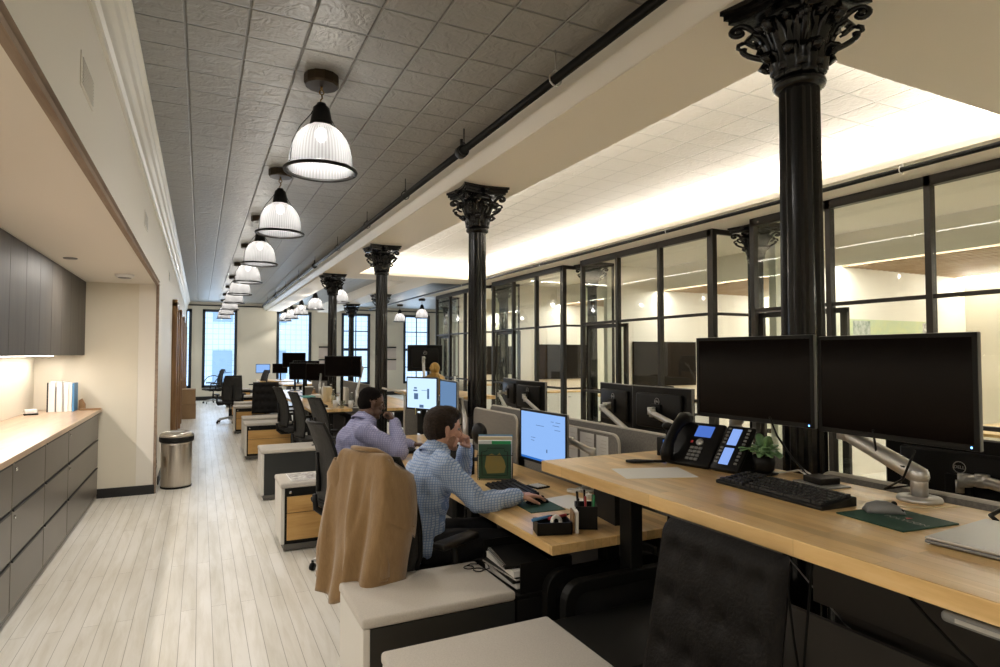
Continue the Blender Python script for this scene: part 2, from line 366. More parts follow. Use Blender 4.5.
def dup(root, loc=None, rz=None, label=None, group=None):
    r = root.copy(); C.objects.link(r)
    if loc is not None: r.location = loc
    if rz is not None: r.rotation_euler = (0, 0, rz)
    if label: r['label'] = label
    if group: r['group'] = group
    for c in kids(root):
        k = c.copy(); C.objects.link(k); k.parent = r
        for g in kids(c):
            g2 = g.copy(); C.objects.link(g2); g2.parent = k
    return r
def text_mesh(s, size, depth=.0006):
    cu = bpy.data.curves.new('t', 'FONT'); cu.body = s; cu.size = size; cu.extrude = depth; cu.align_x = 'CENTER'; cu.align_y = 'CENTER'
    o = bpy.data.objects.new('t', cu); C.objects.link(o)
    bpy.context.view_layer.update()
    me = bpy.data.meshes.new_from_object(o.evaluated_get(bpy.context.evaluated_depsgraph_get()))
    vs = [v.co.copy() for v in me.vertices]; fs = [tuple(p.vertices) for p in me.polygons]
    bpy.data.objects.remove(o); bpy.data.meshes.remove(me); bpy.data.curves.remove(cu)
    return vs, fs
def fuse(mb, name, mat, parent, voxel=.006, smooth=6, fac=.5):
    """voxel-union overlapping closed shells into ONE continuous surface"""
    o = mb.build(name, mat)
    md = o.modifiers.new('r', 'REMESH'); md.mode = 'VOXEL'; md.voxel_size = voxel; md.use_smooth_shade = True
    if smooth:
        sm = o.modifiers.new('s', 'SMOOTH'); sm.iterations = smooth; sm.factor = fac
    bpy.context.view_layer.update()
    me = bpy.data.meshes.new_from_object(o.evaluated_get(bpy.context.evaluated_depsgraph_get()))
    o.modifiers.clear(); old = o.data; o.data = me; bpy.data.meshes.remove(old)
    me.polygons.foreach_set('use_smooth', [True] * len(me.polygons)); me.name = name
    if parent: o.parent = parent
    return o
PI = math.pi

M['teal'] = pmat('teal_cloth', (.10, .30, .27), .9)
M['laptop'] = pmat('satin_aluminium', (.50, .48, .45), .4, .35)
M['tvglass'] = pmat('dark_tv_glass', (.014, .011, .009), .2, spec=.1)
M['mapp'] = pmat('printed_city_map', (.62, .66, .36), .6, col2=(.50, .60, .42), nscale=9, detail=8)
M['mapg'] = pmat('printed_map_grey', (.60, .62, .58), .6, col2=(.20, .26, .20), nscale=16, detail=8)
M['paneb'] = pmat('pale_reflecting_panes', (.38, .46, .55), .3)
# ------------------------------------------------------------------ setting
YN, YB = -3.0, 22.8           # front and back walls
CZ, SZ = 3.30, 3.05           # tin ceiling, soffit underside
struct('floor', MB().box(-1.8, 10.4, YN, YB + .1, -.12, 0), 'floor')
struct('wall_left', MB().box(-.62, -.44, 7.85, YB, 0, CZ).box(-.62, -.44, YN, 7.85, 2.33, CZ), 'white')
struct('wall_alcove_back', MB().box(-1.70, -1.55, YN, 7.95, 0, 2.34), 'cream')
struct('wall_alcove_end', MB().box(-1.55, -.621, 7.85, 7.97, 0, 2.34), 'cream')
struct('ceiling_alcove', MB().box(-1.70, -.62, YN, 7.97, 2.33, 2.43), 'white')
struct('wall_front', MB().box(-1.7, 10.3, YN - .12, YN, 0, 3.6), 'cream')
struct('wall_right', MB().box(10.1, 10.25, YN, YB, 0, 3.6), 'cream')
struct('baseboard_alcove', MB().box(-.98, -.44, 7.835, 7.85, 0, .10), 'black')
struct('baseboard_back', MB().box(-.44, 10.1, YB - .02, YB, 0, .13), 'black')
struct('baseboard_left', MB().box(-.44, -.425, 8.35, YB - .02, 0, .10), 'black')
# back wall with five tall window openings
WIN = [(-.44, -.27), (.05, 1.12), (2.40, 3.58), (4.66, 5.72), (7.02, 8.08)]
WZ0, WZ1 = .42, 3.06
mb = MB().box(-.44, 10.1, YB, YB + .35, 0, WZ0).box(-.44, 10.1, YB, YB + .35, WZ1, 3.6)
xs = [-.44] + [v for w in WIN for v in w] + [10.1]
for a, b in zip(xs[0::2], xs[1::2]):
    if b - a > .001: mb.box(a, b, YB, YB + .35, WZ0, WZ1)
struct('wall_back', mb, 'cream')
for i, (a, b) in enumerate(WIN):
    m = MB(); t = .085
    if i == 0: m.box(a, a + .03, YB - .03, YB + .08, WZ0, WZ1)
    else: m.box(a, a + t, YB - .03, YB + .08, WZ0, WZ1)
    m.box(b - t, b, YB - .03, YB + .08, WZ0, WZ1).box(a, b, YB - .03, YB + .08, WZ0, WZ0 + t).box(a, b, YB - .03, YB + .08, WZ1 - t, WZ1)
    if i >= 3:
        m.box((a + b) / 2 - .015, (a + b) / 2 + .015, YB - .005, YB + .05, WZ0, WZ1)
        for z, w in ((1.72, .05), (1.05, .018), (2.4, .018)): m.box(a, b, YB - .01, YB + .05, z - w, z + w)
    w = struct('window_%d' % (i + 1), m, 'winframe')
    MB().box(a + .02, b - .02, YB + .055, YB + .062, WZ0 + .02, WZ1 - .02).build('window_pane', M['winglass'], w)
# tin ceilings
struct('ceiling', MB().box(-.62, 2.35, YN, YB, CZ, CZ + .1).box(2.35, 10.1, 12.15, YB, CZ, CZ + .1), 'tin')
struct('ceiling_coffer', MB().box(2.35, 5.25, YN, 12.15, CZ, CZ + .1), 'tinw')
# soffit slab round the coffer opening (a thin lip hides the cove light)
CX0, CX1, CY0, CY1 = 2.63, 4.95, 2.02, 11.35
m = MB().box(2.01, 5.62, YN, CY0, SZ, SZ + .05).box(2.01, CX0, CY0, CY1, SZ, SZ + .05).box(CX1, 5.62, CY0, CY1, SZ, SZ + .05).box(2.01, 5.62, CY1, 12.15, SZ, SZ + .05)
m.box(2.01, 2.06, YN, YB, SZ + .05, CZ).box(2.36, 2.45, YN, 12.15, SZ + .05, CZ).box(5.16, 5.25, YN, 12.15, SZ + .05, CZ).box(2.45, 5.16, CY0 - .32, CY0 - .23, SZ + .05, CZ).box(2.01, 5.62, 12.1, 12.15, SZ + .05, CZ).box(2.45, 5.16, CY1 + .2, CY1 + .28, SZ + .05, CZ)
m.box(2.06, 2.50, 12.15, YB, SZ, SZ + .05).box(2.45, 2.50, 12.15, YB, SZ + .05, CZ)
m.box(3.78, 4.36, 12.15, YB, SZ, SZ + .05).box(3.78, 3.83, 12.15, YB, SZ + .05, CZ).box(4.31, 4.36, 12.15, YB, SZ + .05, CZ)
struct('ceiling_soffit', m, 'soffit')
struct('trim_beam', MB().prism([(1.985, 3.10), (2.01, 3.06), (2.01, 3.22), (1.94, 3.22), (1.955, 3.15)], 'xz', YN, YB), 'trimwhite')
# crown moulding along the left wall
prof = [(-.44, 3.0), (-.425, 3.0), (-.42, 3.03), (-.405, 3.045), (-.40, 3.09), (-.415, 3.11), (-.405, 3.14), (-.385, 3.17), (-.375, 3.22), (-.36, 3.24), (-.355, 3.265), (-.33, 3.275), (-.33, 3.30), (-.44, 3.30)]
struct('trim_cornice', MB().prism(prof, 'xz', YN, YB, smooth=False), 'trimwhite')
# stained timber edging round the alcove opening
m = MB().prism([(-.455, 2.315), (-.425, 2.315), (-.42, 2.33), (-.434, 2.34), (-.434, 2.352), (-.42, 2.362), (-.44, 2.37), (-.455, 2.37)], 'xz', YN, 7.87)
m.box(-.455, -.425, 7.84, 7.875, 0, 2.33, bev=.006)
struct('trim_alcove', m, 'rail')
struct('trim_back', MB().box(-.44, 10.1, YB - .06, YB, 3.17, 3.21), 'black')
# brown timber doors standing proud of the left wall
for i, y in enumerate((11.75, 14.4, 17.0, 19.4)):
    d = struct('door_%d' % (i + 1), MB().box(-.44, -.36, y, y + .12, 0, 2.44, bev=.008).box(-.44, -.36, y + 1.0, y + 1.12, 0, 2.44, bev=.008).box(-.44, -.36, y, y + 1.12, 2.36, 2.48, bev=.008), 'fin')
    MB().box(-.44, -.40, y + .12, y + 1.0, .01, 2.36, bev=.004).box(-.40, -.39, y + .24, y + .88, .2, 1.1, bev=.004).box(-.40, -.39, y + .24, y + .88, 1.25, 2.2, bev=.004).build('door_leaf', M['fin'], d)
    MB().ell((-.365, y + .2, 1.0), (.025, .025, .025), 10, 6).build('door_knob', M['brass'], d)

# offices behind the glass: cross walls, bulkhead, slatted ceilings
GX = 5.5
for i, y in enumerate((1.75, 5.1, 8.45, 11.8, 15.15)):
    struct('wall_office', MB().box(6.12, 10.1, y - .05, y + .05, 0, 3.05), 'white')
struct('ceiling_office', MB().box(5.62, 7.22, YN, 15.2, 3.05, 3.12).box(7.18, 7.22, YN, 15.2, 2.66, 3.05).box(7.30, 10.1, YN, 15.2, 2.74, 2.80).box(5.25, 5.62, 12.15, 15.2, 3.05, 3.12), 'white')
for k, (a, b) in enumerate(((YN, 1.7), (1.8, 5.05), (5.15, 8.4), (8.5, 11.75), (11.85, 15.1))):
    sl = MB()
    for j in range(22):
        x = 7.34 + j * .118; sl.box(x, x + .045, a, b, 2.66, 2.74)
    struct('ceiling_slats', sl, 'slat')
    for x0, x1, nm in ((7.225, 7.295, 'a'), (9.97, 10.06, 'b')):
        l = MB().box(x0, x1, a + .03, b - .03, 2.675, 2.69).build('linear_light', M['ledoff'])
        tag(l, '%s linear light in the slatted ceiling of the %s' % ('near-edge' if nm == 'a' else 'far-side', ['office beside the camera', 'map office', 'office behind the paired dark monitors', 'office behind the second column', 'farthest glass office'][k]), 'ceiling light', 'linear lights in the glass offices')
struct('trim_office', MB().box(7.22, 7.30, YN, 15.2, 2.69, 2.74), 'white')

# steel and glass front: bays of framed panes with a recess round every column
BAYS = [(-1.28, 1.49), (2.07, 4.84), (5.42, 8.22), (8.77, 11.55), (12.1, 14.95)]
T = .04
wn = 6
for bi, (a, b) in enumerate(BAYS):
    n = 3; ys = [a + T / 2 + (b - a - T) * i / n for i in range(n + 1)]
    m = MB()
    for k, y in enumerate(ys):
        t = .045 if k in (0,) else .026
        m.box(GX - .035, GX + .035, y - t, y + t, 0, 3.05)
    m.box(GX - .035, GX + .035, a, b, 2.965, 3.05).box(GX - .035, GX + .035, a, b, 0, .06)
    m.box(GX - .022, GX + .022, a, b, 2.015, 2.05).box(GX - .022, GX + .022, a, ys[2], .955, .99)
    m.box(GX - .022, GX + .022, ys[2], b, .955, .985)
    # returns into the recess
    for yy in (a, b):
        m.box(GX, 6.12, yy - .018, yy + .018, 2.99, 3.05).box(GX, 6.12, yy - .014, yy + .014, 2.015, 2.05).box(GX, 6.12, yy - .014, yy + .014, .955, .985).box(GX, 6.12, yy - .018, yy + .018, 0, .06).box(6.09, 6.12, yy - .018, yy + .018, 0, 3.05)
    w = struct('window_%d' % wn, m, 'frame'); wn += 1
    for k in range(3):
        if k < 2: MB().box(GX - .004, GX + .004, ys[k] + .03, ys[k + 1] - .03, .06, .955).build('glass_pane', M['glass'], w)
        for z0, z1 in (((.985, 2.015), (2.05, 2.965)) if k < 2 else ((2.05, 2.965),)):
            MB().box(GX - .004, GX + .004, ys[k] + .03, ys[k + 1] - .03, z0, z1).build('glass_pane', M['glass'], w)
    for yy in (a, b):
        MB().box(GX + .04, 6.09, yy - .003, yy + .003, .06, 2.99).build('glass_pane', M['glass'], w)
    # sliding glazed door in the far third of the bay
    y0, y1 = ys[2] - .13, b - .04
    d = struct('door_%d' % (5 + bi), MB().box(5.545, 5.585, y0, y0 + .07, .02, 2.0).box(5.545, 5.585, y1 - .05, y1, .02, 2.0).box(5.545, 5.585, y0, y1, 1.95, 2.0).box(5.545, 5.585, y0, y1, .02, .2).box(5.545, 5.585, y0, y1, .955, .985), 'frame')
    MB().box(5.562, 5.568, y0 + .07, y1 - .05, .2, .955).box(5.562, 5.568, y0 + .07, y1 - .05, .985, 1.95).build('glass_pane', M['glass'], d)
    MB().tube([(5.545, y0 + .035, .8), (5.50, y0 + .035, .8), (5.50, y0 + .035, 1.1), (5.545, y0 + .035, 1.1)], .009).build('door_handle', M['frame'], d)

# cast-iron columns with Corinthian capitals
def star(i): return 1.0 if i % 2 else .86
def make_column():
    t = thing('iron_column', 'x', 'column')
    m = MB().lathe([(.15, 0), (.15, .10), (.135, .12), (.14, .16), (.12, .20), (.11, .24), (.115, .27), (.095, .30)], n=32).box(-.17, .17, -.17, .17, 0, .04, bev=.005)
    m.build('base', M['iron'], t)
    n = 64; fl = MB()
    def fr(i): 
        ph = (i % 4); return (1.0, .955, .915, .955)[ph]
    vs = []; fs = []
    zz = [.28, .9, 1.6, 2.2, 2.66]; rr = [.088, .0865, .084, .081, .079]
    for z, r in zip(zz, rr):
        for i in range(n):
            a = 2 * PI * i / n; vs.append((r * fr(i) * math.cos(a), r * fr(i) * math.sin(a), z))
    for k in range(len(zz) - 1):
        for i in range(n):
            j = (i + 1) % n; fs.append((k * n + i, k * n + j, (k + 1) * n + j, (k + 1) * n + i))
    fl.add(vs, fs, False).build('shaft', M['iron'], t)
    cp = MB().lathe([(.079, 2.49), (.098, 2.505), (.104, 2.525), (.100, 2.545), (.088, 2.555), (.088, 2.56), (.093, 2.60), (.099, 2.70), (.112, 2.80), (.135, 2.89), (.165, 2.94)], n=32)
    cap = cp.build('capital', M['iron'], t)
    # abacus: square with hollowed sides
    def aba(h, s):
        poly = []
        for q in range(4):
            a0 = PI / 4 + q * PI / 2; a1 = a0 + PI / 2
            p0 = Vector((math.cos(a0), math.sin(a0))) * h; p1 = Vector((math.cos(a1), math.sin(a1))) * h
            nrm = ((p0 + p1) / 2).normalized()
            for k in range(7):
                u = k / 7; p = p0.lerp(p1, u) - nrm * s * math.sin(PI * u); poly.append((p.x, p.y))
        return poly
    MB().prism(aba(.275, .04), 'xy', 2.955, 2.985).prism(aba(.295, .04), 'xy', 2.985, 3.02).prism(aba(.31, .036), 'xy', 3.02, 3.05).build('abacus', M['iron'], cap)
    # leaves: two rows of curling acanthus
    def leaf(m, ang, z0, h, r0, r1, w, curl):
        rows = 9; vs = []; fs = []
        for k in range(rows + 1):
            u = k / rows
            if u < .72: r = r0 + (r1 - r0) * (u / .72) ** 2; z = z0 + h * u / .72
            else:
                c = (u - .72) / .28 * PI * .95; r = r1 + curl * math.sin(c) * 1.1; z = z0 + h - curl * (1 - math.cos(c)) * .8 + curl * .35 * math.sin(c)
            ww = w * (.55 + .6 * math.sin(PI * min(u * .9 + .1, 1)) + .14 * (k % 2)) * (1 - .5 * u)
            for sgn in (-1, -.45, 0, .45, 1):
                a = ang + sgn * ww / r; q = r - .010 * abs(sgn) + (.007 if sgn == 0 else 0)
                vs.append((q * math.cos(a), q * math.sin(a), z))
        for k in range(rows):
            for j in range(4): i0 = k * 5 + j; fs.append((i0, i0 + 1, i0 + 6, i0 + 5))
        m.add(vs, fs, True)
    lf = MB()
    for i in range(8): leaf(lf, i * PI / 4 + PI / 8, 2.56, .15, .096, .122, .050, .034)
    for i in range(8): leaf(lf, i * PI / 4, 2.60, .26, .100, .160, .052, .045)
    for i in range(8): leaf(lf, i * PI / 4 + PI / 8, 2.66, .22, .105, .150, .045, .03)
    lf.build('acanthus_leaves', M['iron'], cap, solid=.010)
    # volutes at the four corners: S stem and scroll, plus smaller inner scrolls
    for q in range(4):
        a = PI / 4 + q * PI / 2; m = MB(); ca_, sa_ = math.cos(a), math.sin(a)
        pts = []; rad = []
        for k in range(9):
            u = k / 8; r = .115 + .115 * u ** 1.3; z = 2.72 + .215 * math.sin(u * PI / 2); pts.append((r * ca_, r * sa_, z)); rad.append(.011 + .006 * u)
        cx, cz = .232, 2.897
        for k in range(1, 15):
            th = PI / 2 - k * .42; rr_ = .038 * (1 - k / 17); r = cx + rr_ * math.cos(th); z = cz + rr_ * math.sin(th); pts.append((r * ca_, r * sa_, z)); rad.append(.016 - k * .0004)
        m.tube(pts, rad, n=7)
        m.cyl((cx * ca_ - .022 * sa_, cx * sa_ + .022 * ca_, cz), (cx * ca_ + .022 * sa_, cx * sa_ - .022 * ca_, cz), .014, n=10)
        # leaf hanging below the scroll
        pts = [((.12 + .10 * math.sin(k / 8 * 2.2)) * ca_, (.12 + .10 * math.sin(k / 8 * 2.2)) * sa_, 2.70 + .12 * k / 8 - (.10 * max(0, k / 8 - .75) * 4 * .35)) for k in range(9)]
        m.tube(pts, [.012, .014, .015, .015, .014, .014, .016, .015, .010], n=7)
        m.tube([(.215 * ca_, .215 * sa_, 2.83), (.235 * ca_, .235 * sa_, 2.82), (.238 * ca_, .238 * sa_, 2.80), (.225 * ca_, .225 * sa_, 2.79)], [.012, .012, .010, .008], n=6)
        m.build('volute', M['iron'], cap)
    for q in range(4):
        a = q * PI / 2; MB().ell((.20 * math.cos(a), .20 * math.sin(a), 3.0), (.03, .03, .03), 12, 8).build('rosette', M['iron'], cap)
    for o_ in [cap] + kids(cap):
        for v in o_.data.vertices: v.co.z = 3.05 - (3.05 - v.co.z) * .714
    return t
col0 = make_column(); cols = []
def column(x, y, label, g):
    global col0
    o = col0 if not cols else dup(col0)
    o.location = (x, y, 0); tag(o, label, 'column', g); cols.append(o); return o
G1, G2 = 'fluted iron columns down the desk spine', 'iron columns in the recesses of the glass front'
column(2.242, 1.72, 'black fluted iron column rising behind the two large unlit monitors', G1)
column(2.258, 5.08, 'black fluted iron column behind the man in the pale blue shirt', G1)
column(2.262, 8.38, 'black fluted iron column beyond the man in lavender, third from the camera', G1)
column(2.23, 11.75, 'thin-looking fluted iron column with a white pendant just behind its capital', G1)
column(4.07, 15.15, 'far iron column whose capital shows just behind the third column', 'iron columns in the far bay')
column(4.07, 18.5, 'farthest black iron column, standing in front of a window', 'iron columns in the far bay')
column(5.85, 5.1, 'iron column in the glass front left of the map office', G2)
column(5.85, 8.45, 'iron column in the glass front left of the office with the wall screen', G2)
column(5.85, 11.8, 'iron column behind the glass just right of the second spine column', G2)
column(5.85, 15.15, 'iron column at the far end of the glass front', G2)

# ------------------------------------------------------------------ pendants
def make_pendant():
    t = thing('pendant_lamp', 'x', 'pendant lamp')     # origin at ceiling
    MB().lathe([(.0, 0), (.105, 0), (.108, -.01), (.108, -.055), (.10, -.068), (.0, -.07)], n=12, smooth=False).build('ceiling_canopy', M['canopy'], t)
    m = MB().tube([(0, 0, -.065), (0, 0, -.09)], .008)
    pts = [(.014 * math.cos(a), 0, -.105 + .014 * math.sin(a)) for a in [R(q) for q in range(0, 361, 30)]]; m.tube(pts, .004, n=6)
    m.tube([(0, 0, -.118), (.006, .004, -.14), (-.006, 0, -.155), (0, 0, -.18)], .005, n=6)
    m.build('hook', M['brass'], t)
    MB().lathe([(.0, -.172), (.026, -.175), (.034, -.19), (.050, -.205), (.056, -.235), (.068, -.30), (.074, -.325), (.0, -.325)], n=24).build('lamp_holder', M['plastic'], t)
    outer = [(.074, -.322), (.098, -.337), (.130, -.365), (.158, -.405), (.178, -.455), (.190, -.52), (.196, -.60)]
    MB().lathe(outer, n=48, cap=False).build('lamp_shade', M['shade'], t)
    m = MB(); ring = [(.214 * math.cos(R(a)), .214 * math.sin(R(a)), -.605) for a in range(0, 361, 8)]
    m.tube(ring, .0115, n=8)
    for a in (R(20), R(200)):
        m.tube([(.06 * math.cos(a), .06 * math.sin(a), -.24), (.07 * math.cos(a), .07 * math.sin(a), -.26), (.145 * math.cos(a), .145 * math.sin(a), -.36), (.192 * math.cos(a), .192 * math.sin(a), -.46), (.206 * math.cos(a), .206 * math.sin(a), -.60)], .003, n=5)
    m.build('wire_guard', M['plastic'], t)
    MB().ell((0, 0, -.375), (.035, .035, .045), 12, 8).build('bulb', M['bulb'], t)
    return t
pen0 = make_pendant(); pens = []
def pendant(x, y, label, group, power=13):
    o = pen0 if not pens else dup(pen0)
    o.location = (x, y, CZ); tag(o, label, 'pendant lamp', group); pens.append(o)
    l = bpy.data.lights.new('pendant_light', 'POINT'); l.energy = power * 1.7; l.color = (1, .94, .87); l.shadow_soft_size = .04
    lo = bpy.data.objects.new('pendant_light', l); C.objects.link(lo); lo.location = (x, y, CZ - .47)
ORD = ['nearest and largest glass pendant hanging by the left wall', 'second glass pendant of the left row, just beyond the largest', 'third glass pendant of the left row', 'fourth glass pendant of the left row', 'fifth glass pendant of the left row', 'sixth glass pendant of the left row', 'seventh glass pendant of the left row', 'eighth glass pendant of the left row, over the far window', 'last and smallest glass pendant of the left row']
for k in range(9): pendant(.66, 3.9 + 2.2 * k, ORD[k], 'glass pendants in a row along the aisle')
for y in (-.5,): pendant(.66, y, 'unseen glass pendant added for fill above and behind the camera', 'fill pendants added behind the camera')  # out-of-view pendant added as general fill light for the room
for y, s in ((13.7, 'glass pendant glowing behind the capital of the fourth column'), (16.1, 'glass pendant just left of the fourth column, largest of the far middle row'), (18.5, 'second glass pendant of the far middle row'), (20.6, 'third glass pendant of the far middle row'), (22.2, 'farthest glass pendant of the middle row, against the second window')):
    pendant(2.62 if y > 14 else 2.75, y, s, 'glass pendants in the far middle row', 14)
pendant(6.3, 18.5, 'right-hand pendant over the far right window', 'two pendants by the far right windows', 14)
pendant(6.3, 20.9, 'left-hand smaller pendant right of the third column', 'two pendants by the far right windows', 14)

# ------------------------------------------------------------------ pipes
p = thing('sprinkler_pipe', 'long black sprinkler pipe hung under the tin ceiling beside the beam', 'pipe', (1.81, 0, 3.13))
MB().tube([(0, YN + .1, 0), (0, 9, 0), (0, YB - 1.5, 0)], .027, n=14).build('pipe', M['blackm'], p)
for y in (-.2, 1.4, 2.97, 4.33, 5.84, 7.4, 9.2, 11.2, 13.2, 15.4, 17.6, 19.8):
    m = MB().tube([(0, y, .036), (0, y, .168)], .004, n=6)
    m.tube([(.04 * math.cos(R(a)), y, .04 * math.sin(R(a))) for a in range(0, 361, 30)], .005, n=6)
    m.tube([(.018, y, .036), (0, y, .065), (-.018, y, .036)], .004, n=6)
    if y in (4.33, 11.2, 17.6): m.lathe([(.043, -.03), (.048, -.03), (.048, .03), (.043, .03)], n=12, mat=Matrix.Translation((0, y + .05, 0)) @ Matrix.Rotation(PI / 2, 4, 'X')).tube([(0, y + .05, .04), (0, y + .05, .1)], .012)
    m.build('pipe_hanger', M['silver'] if y in (2.97,) else M['black'], p)
p = thing('sprinkler_pipe', 'second black pipe running along the top of the glass front', 'pipe', (4.95, 0, 3.005))
MB().tube([(0, YN + .1, 0), (0, 9, 0), (0, YB - 3, 0)], .020, n=12).build('pipe', M['blackm'], p)
for y in (.6, 2.9, 5.6, 8.6, 11.9):
    MB().tube([(.029 * math.cos(R(a)), y, .029 * math.sin(R(a))) for a in range(0, 361, 30)], .004, n=6).tube([(0.02, y, .025), (.02, y, .048)], .01, n=6).build('pipe_hanger', M['whiteplastic'], p)
# wall vents, alcove ceiling fittings, outlet
for y, z, l in ((2.99, 2.675, 'grey louvred air grille high on the left wall, nearest one'), (6.05, 2.70, 'smaller air grille farther along the left wall below the cornice'), (10.4, 2.72, 'farthest small air grille on the left wall')):
    t = thing('air_grille', l, 'vent', (-.44, y, z), 0, 'air grilles above the alcove')
    MB().box(0, .005, -.15, .15, -.07, .07, bev=.002).build('frame', M['white'], t)
    m = MB()
    for k in range(8): m.box(.004, .009, -.13, .13, -.055 + k * .014, -.049 + k * .014)
    m.build('louvres', M['pedwhite'], t)
t = thing('ceiling_sensor', 'round white and dark speaker fitting in the alcove ceiling near its end wall', 'ceiling fitting', (-.68, 7.0, 2.33))
MB().lathe([(.0, 0), (.085, 0), (.085, -.012), (.07, -.028), (.0, -.03)], n=24).build('housing', M['whiteplastic'], t)
MB().lathe([(.0, -.028), (.06, -.03), (.05, -.036), (.0, -.037)], n=24).build('grille', M['greyplastic'], t)
t = thing('ceiling_sensor', 'small flat dark fitting in the alcove ceiling', 'ceiling fitting', (-.96, 5.97, 2.33))
MB().lathe([(.0, 0), (.05, 0), (.048, -.008), (.0, -.009)], n=20).build('housing', M['greyplastic'], t)
t = thing('wall_socket', 'brown wall outlet low on the white pier by the steel bin', 'socket', (-.44, 8.02, .30))
MB().box(0, .008, -.036, .036, -.06, .06, bev=.002).build('plate', M['brass'], t)
for z_ in (.012, -.042): MB().box(.008, .010, -.016, .016, z_, z_ + .03).build('socket_face', M['plastic'], t)
t = thing('wall_socket', 'pale wall switch halfway up the white pier', 'switch', (-.44, 8.06, 1.12))
MB().box(0, .008, -.036, .036, -.06, .06, bev=.002).build('plate', M['whiteplastic'], t)
MB().box(.008, .014, -.008, .008, -.016, .016).build('toggle', M['whiteplastic'], t)

# ------------------------------------------------------------------ neighbour building seen outside
t = thing('neighbour_building', 'pale blue brick building seen through the far windows', 'building', (0, YB + 5.2, -4))
MB().box(-6, 16, 0, .5, 0, 12).build('facade', M['facade'], t)
for x in (.45, 2.6, 4.6, 7.4):
    for z in (4.35, 6.9):
        MB().box(x, x + .75, -.06, .02, z, z + 1.35).build('window', M['paneb'], t)
t = thing('bicycle', 'dark bicycle parked outside the left window', 'bicycle', (.42, YB + .9, -.12), 0)
for x in (0, .95): 
    w = MB(); w.tube([(x + .30 * math.cos(R(a)), 0, .62 + .30 * math.sin(R(a))) for a in range(0, 361, 20)], .016, n=6)
    for a in range(0, 180, 30): w.tube([(x - .3 * math.cos(R(a)), 0, .62 - .3 * math.sin(R(a))), (x + .3 * math.cos(R(a)), 0, .62 + .3 * math.sin(R(a)))], .003, n=4)
    w.build('wheel', M['black'], t)
MB().tube([(0, 0, .62), (.35, 0, .65), (.28, 0, 1.02), (0, 0, .62)], .015).tube([(.35, 0, .65), (.8, 0, 1.05), (.28, 0, 1.0)], .015).tube([(.95, 0, .62), (.78, 0, 1.15)], .015).build('frame', M['black'], t)
MB().tube([(.78, -.2, 1.18), (.78, 0, 1.16), (.78, .2, 1.18)], .012).build('handlebar', M['black'], t)
MB().box(.18, .40, -.06, .06, 1.05, 1.09, bev=.02).build('saddle', M['black'], t)
MB().box(-.5, 1.5, -.5, .6, .22, .32).build('ledge', M['facade'], t)

# ------------------------------------------------------------------ alcove: files, counter, wall cabinets
def file_unit(y0, y1, label, locks):
    t = thing('lateral_file', label, 'filing cabinet', (-.97, y0, 0), 0, 'dark grey lateral files under the counter')
    w = y1 - y0
    MB().box(-.55, -.02, 0.002, w - .002, .04, .928).box(-.55, -.05, .01, w - .01, 0, .04).build('carcass', M['blackm'], t)
    for (z0, z1), lk in zip(((.055, .335), (.352, .632), (.649, .912)), locks[::-1]):
        d = MB().box(-.02, 0, .006, w - .006, z0, z1, bev=.003).build('drawer', M['cab'], t)
        MB().box(-.004, .006, .03, w - .03, z1 - .004, z1 + .008).build('drawer_pull', M['black'], d)
        if lk: MB().cyl((0, .06, z1 - .04), (.008, .06, z1 - .04), .011, n=12).build('lock', M['chrome'], d)
U = [(1.85, 2.72), (2.72, 3.59), (3.59, 4.46), (4.46, 5.30), (5.30, 6.15), (6.15, 7.80)]
UL = ['lateral file farthest from the alcove end wall', 'lateral file between the farthest one and the one at the photo edge', 'dark grey lateral file at the left edge of the photo', 'dark grey three-drawer file with two round silver locks, left of centre of the row', 'narrow dark grey three-drawer file without locks', 'widest three-drawer file at the far end of the counter']
for (a, b), l, lk in zip(U, UL, ((0, 0, 0), (0, 0, 0), (0, 0, 0), (1, 1, 0), (0, 0, 0), (1, 1, 0))): file_unit(a, b, l, lk)
ct = MB().box(-1.55, -.945, 1.85, 7.845, .93, .968, bev=.003).build('countertop', M['counter'])
tag(ct, 'long oak countertop running over the dark filing cabinets', 'countertop')
dy = .415
for k in range(7):
    y1 = 7.845 - k * 2 * dy; y0 = y1 - 2 * dy
    t = thing('wall_cabinet', ['wall cabinet next to the alcove end wall', 'second wall cabinet from the end wall', 'third wall cabinet from the end wall', 'fourth wall cabinet from the end wall', 'fifth wall cabinet from the end wall', 'sixth wall cabinet from the end wall', 'wall cabinet farthest from the alcove end wall'][k] + ', smoked grey', 'cabinet', (-1.115, y0, 1.55), 0, 'smoked grey wall cabinets')
    MB().box(-.435, -.02, .001, 2 * dy - .001, 0, .778).build('carcass', M['blackm'], t)
    for j in (0, 1): MB().box(-.02, 0, j * dy + .0025, (j + 1) * dy - .0025, -.012, .775, bev=.0015).build('door', M['cabup'], t)
    if k == 6: break
t = thing('undercabinet_light', 'slim warm light strip fixed under the wall cabinets', 'light', (-1.40, 1.9, 1.55))
MB().box(0, .05, 0, 5.8, -.018, 0).build('housing', M['silver'], t)
MB().box(.008, .042, .03, 5.77, -.021, -.018).build('diffuser', M['ledcab'], t)
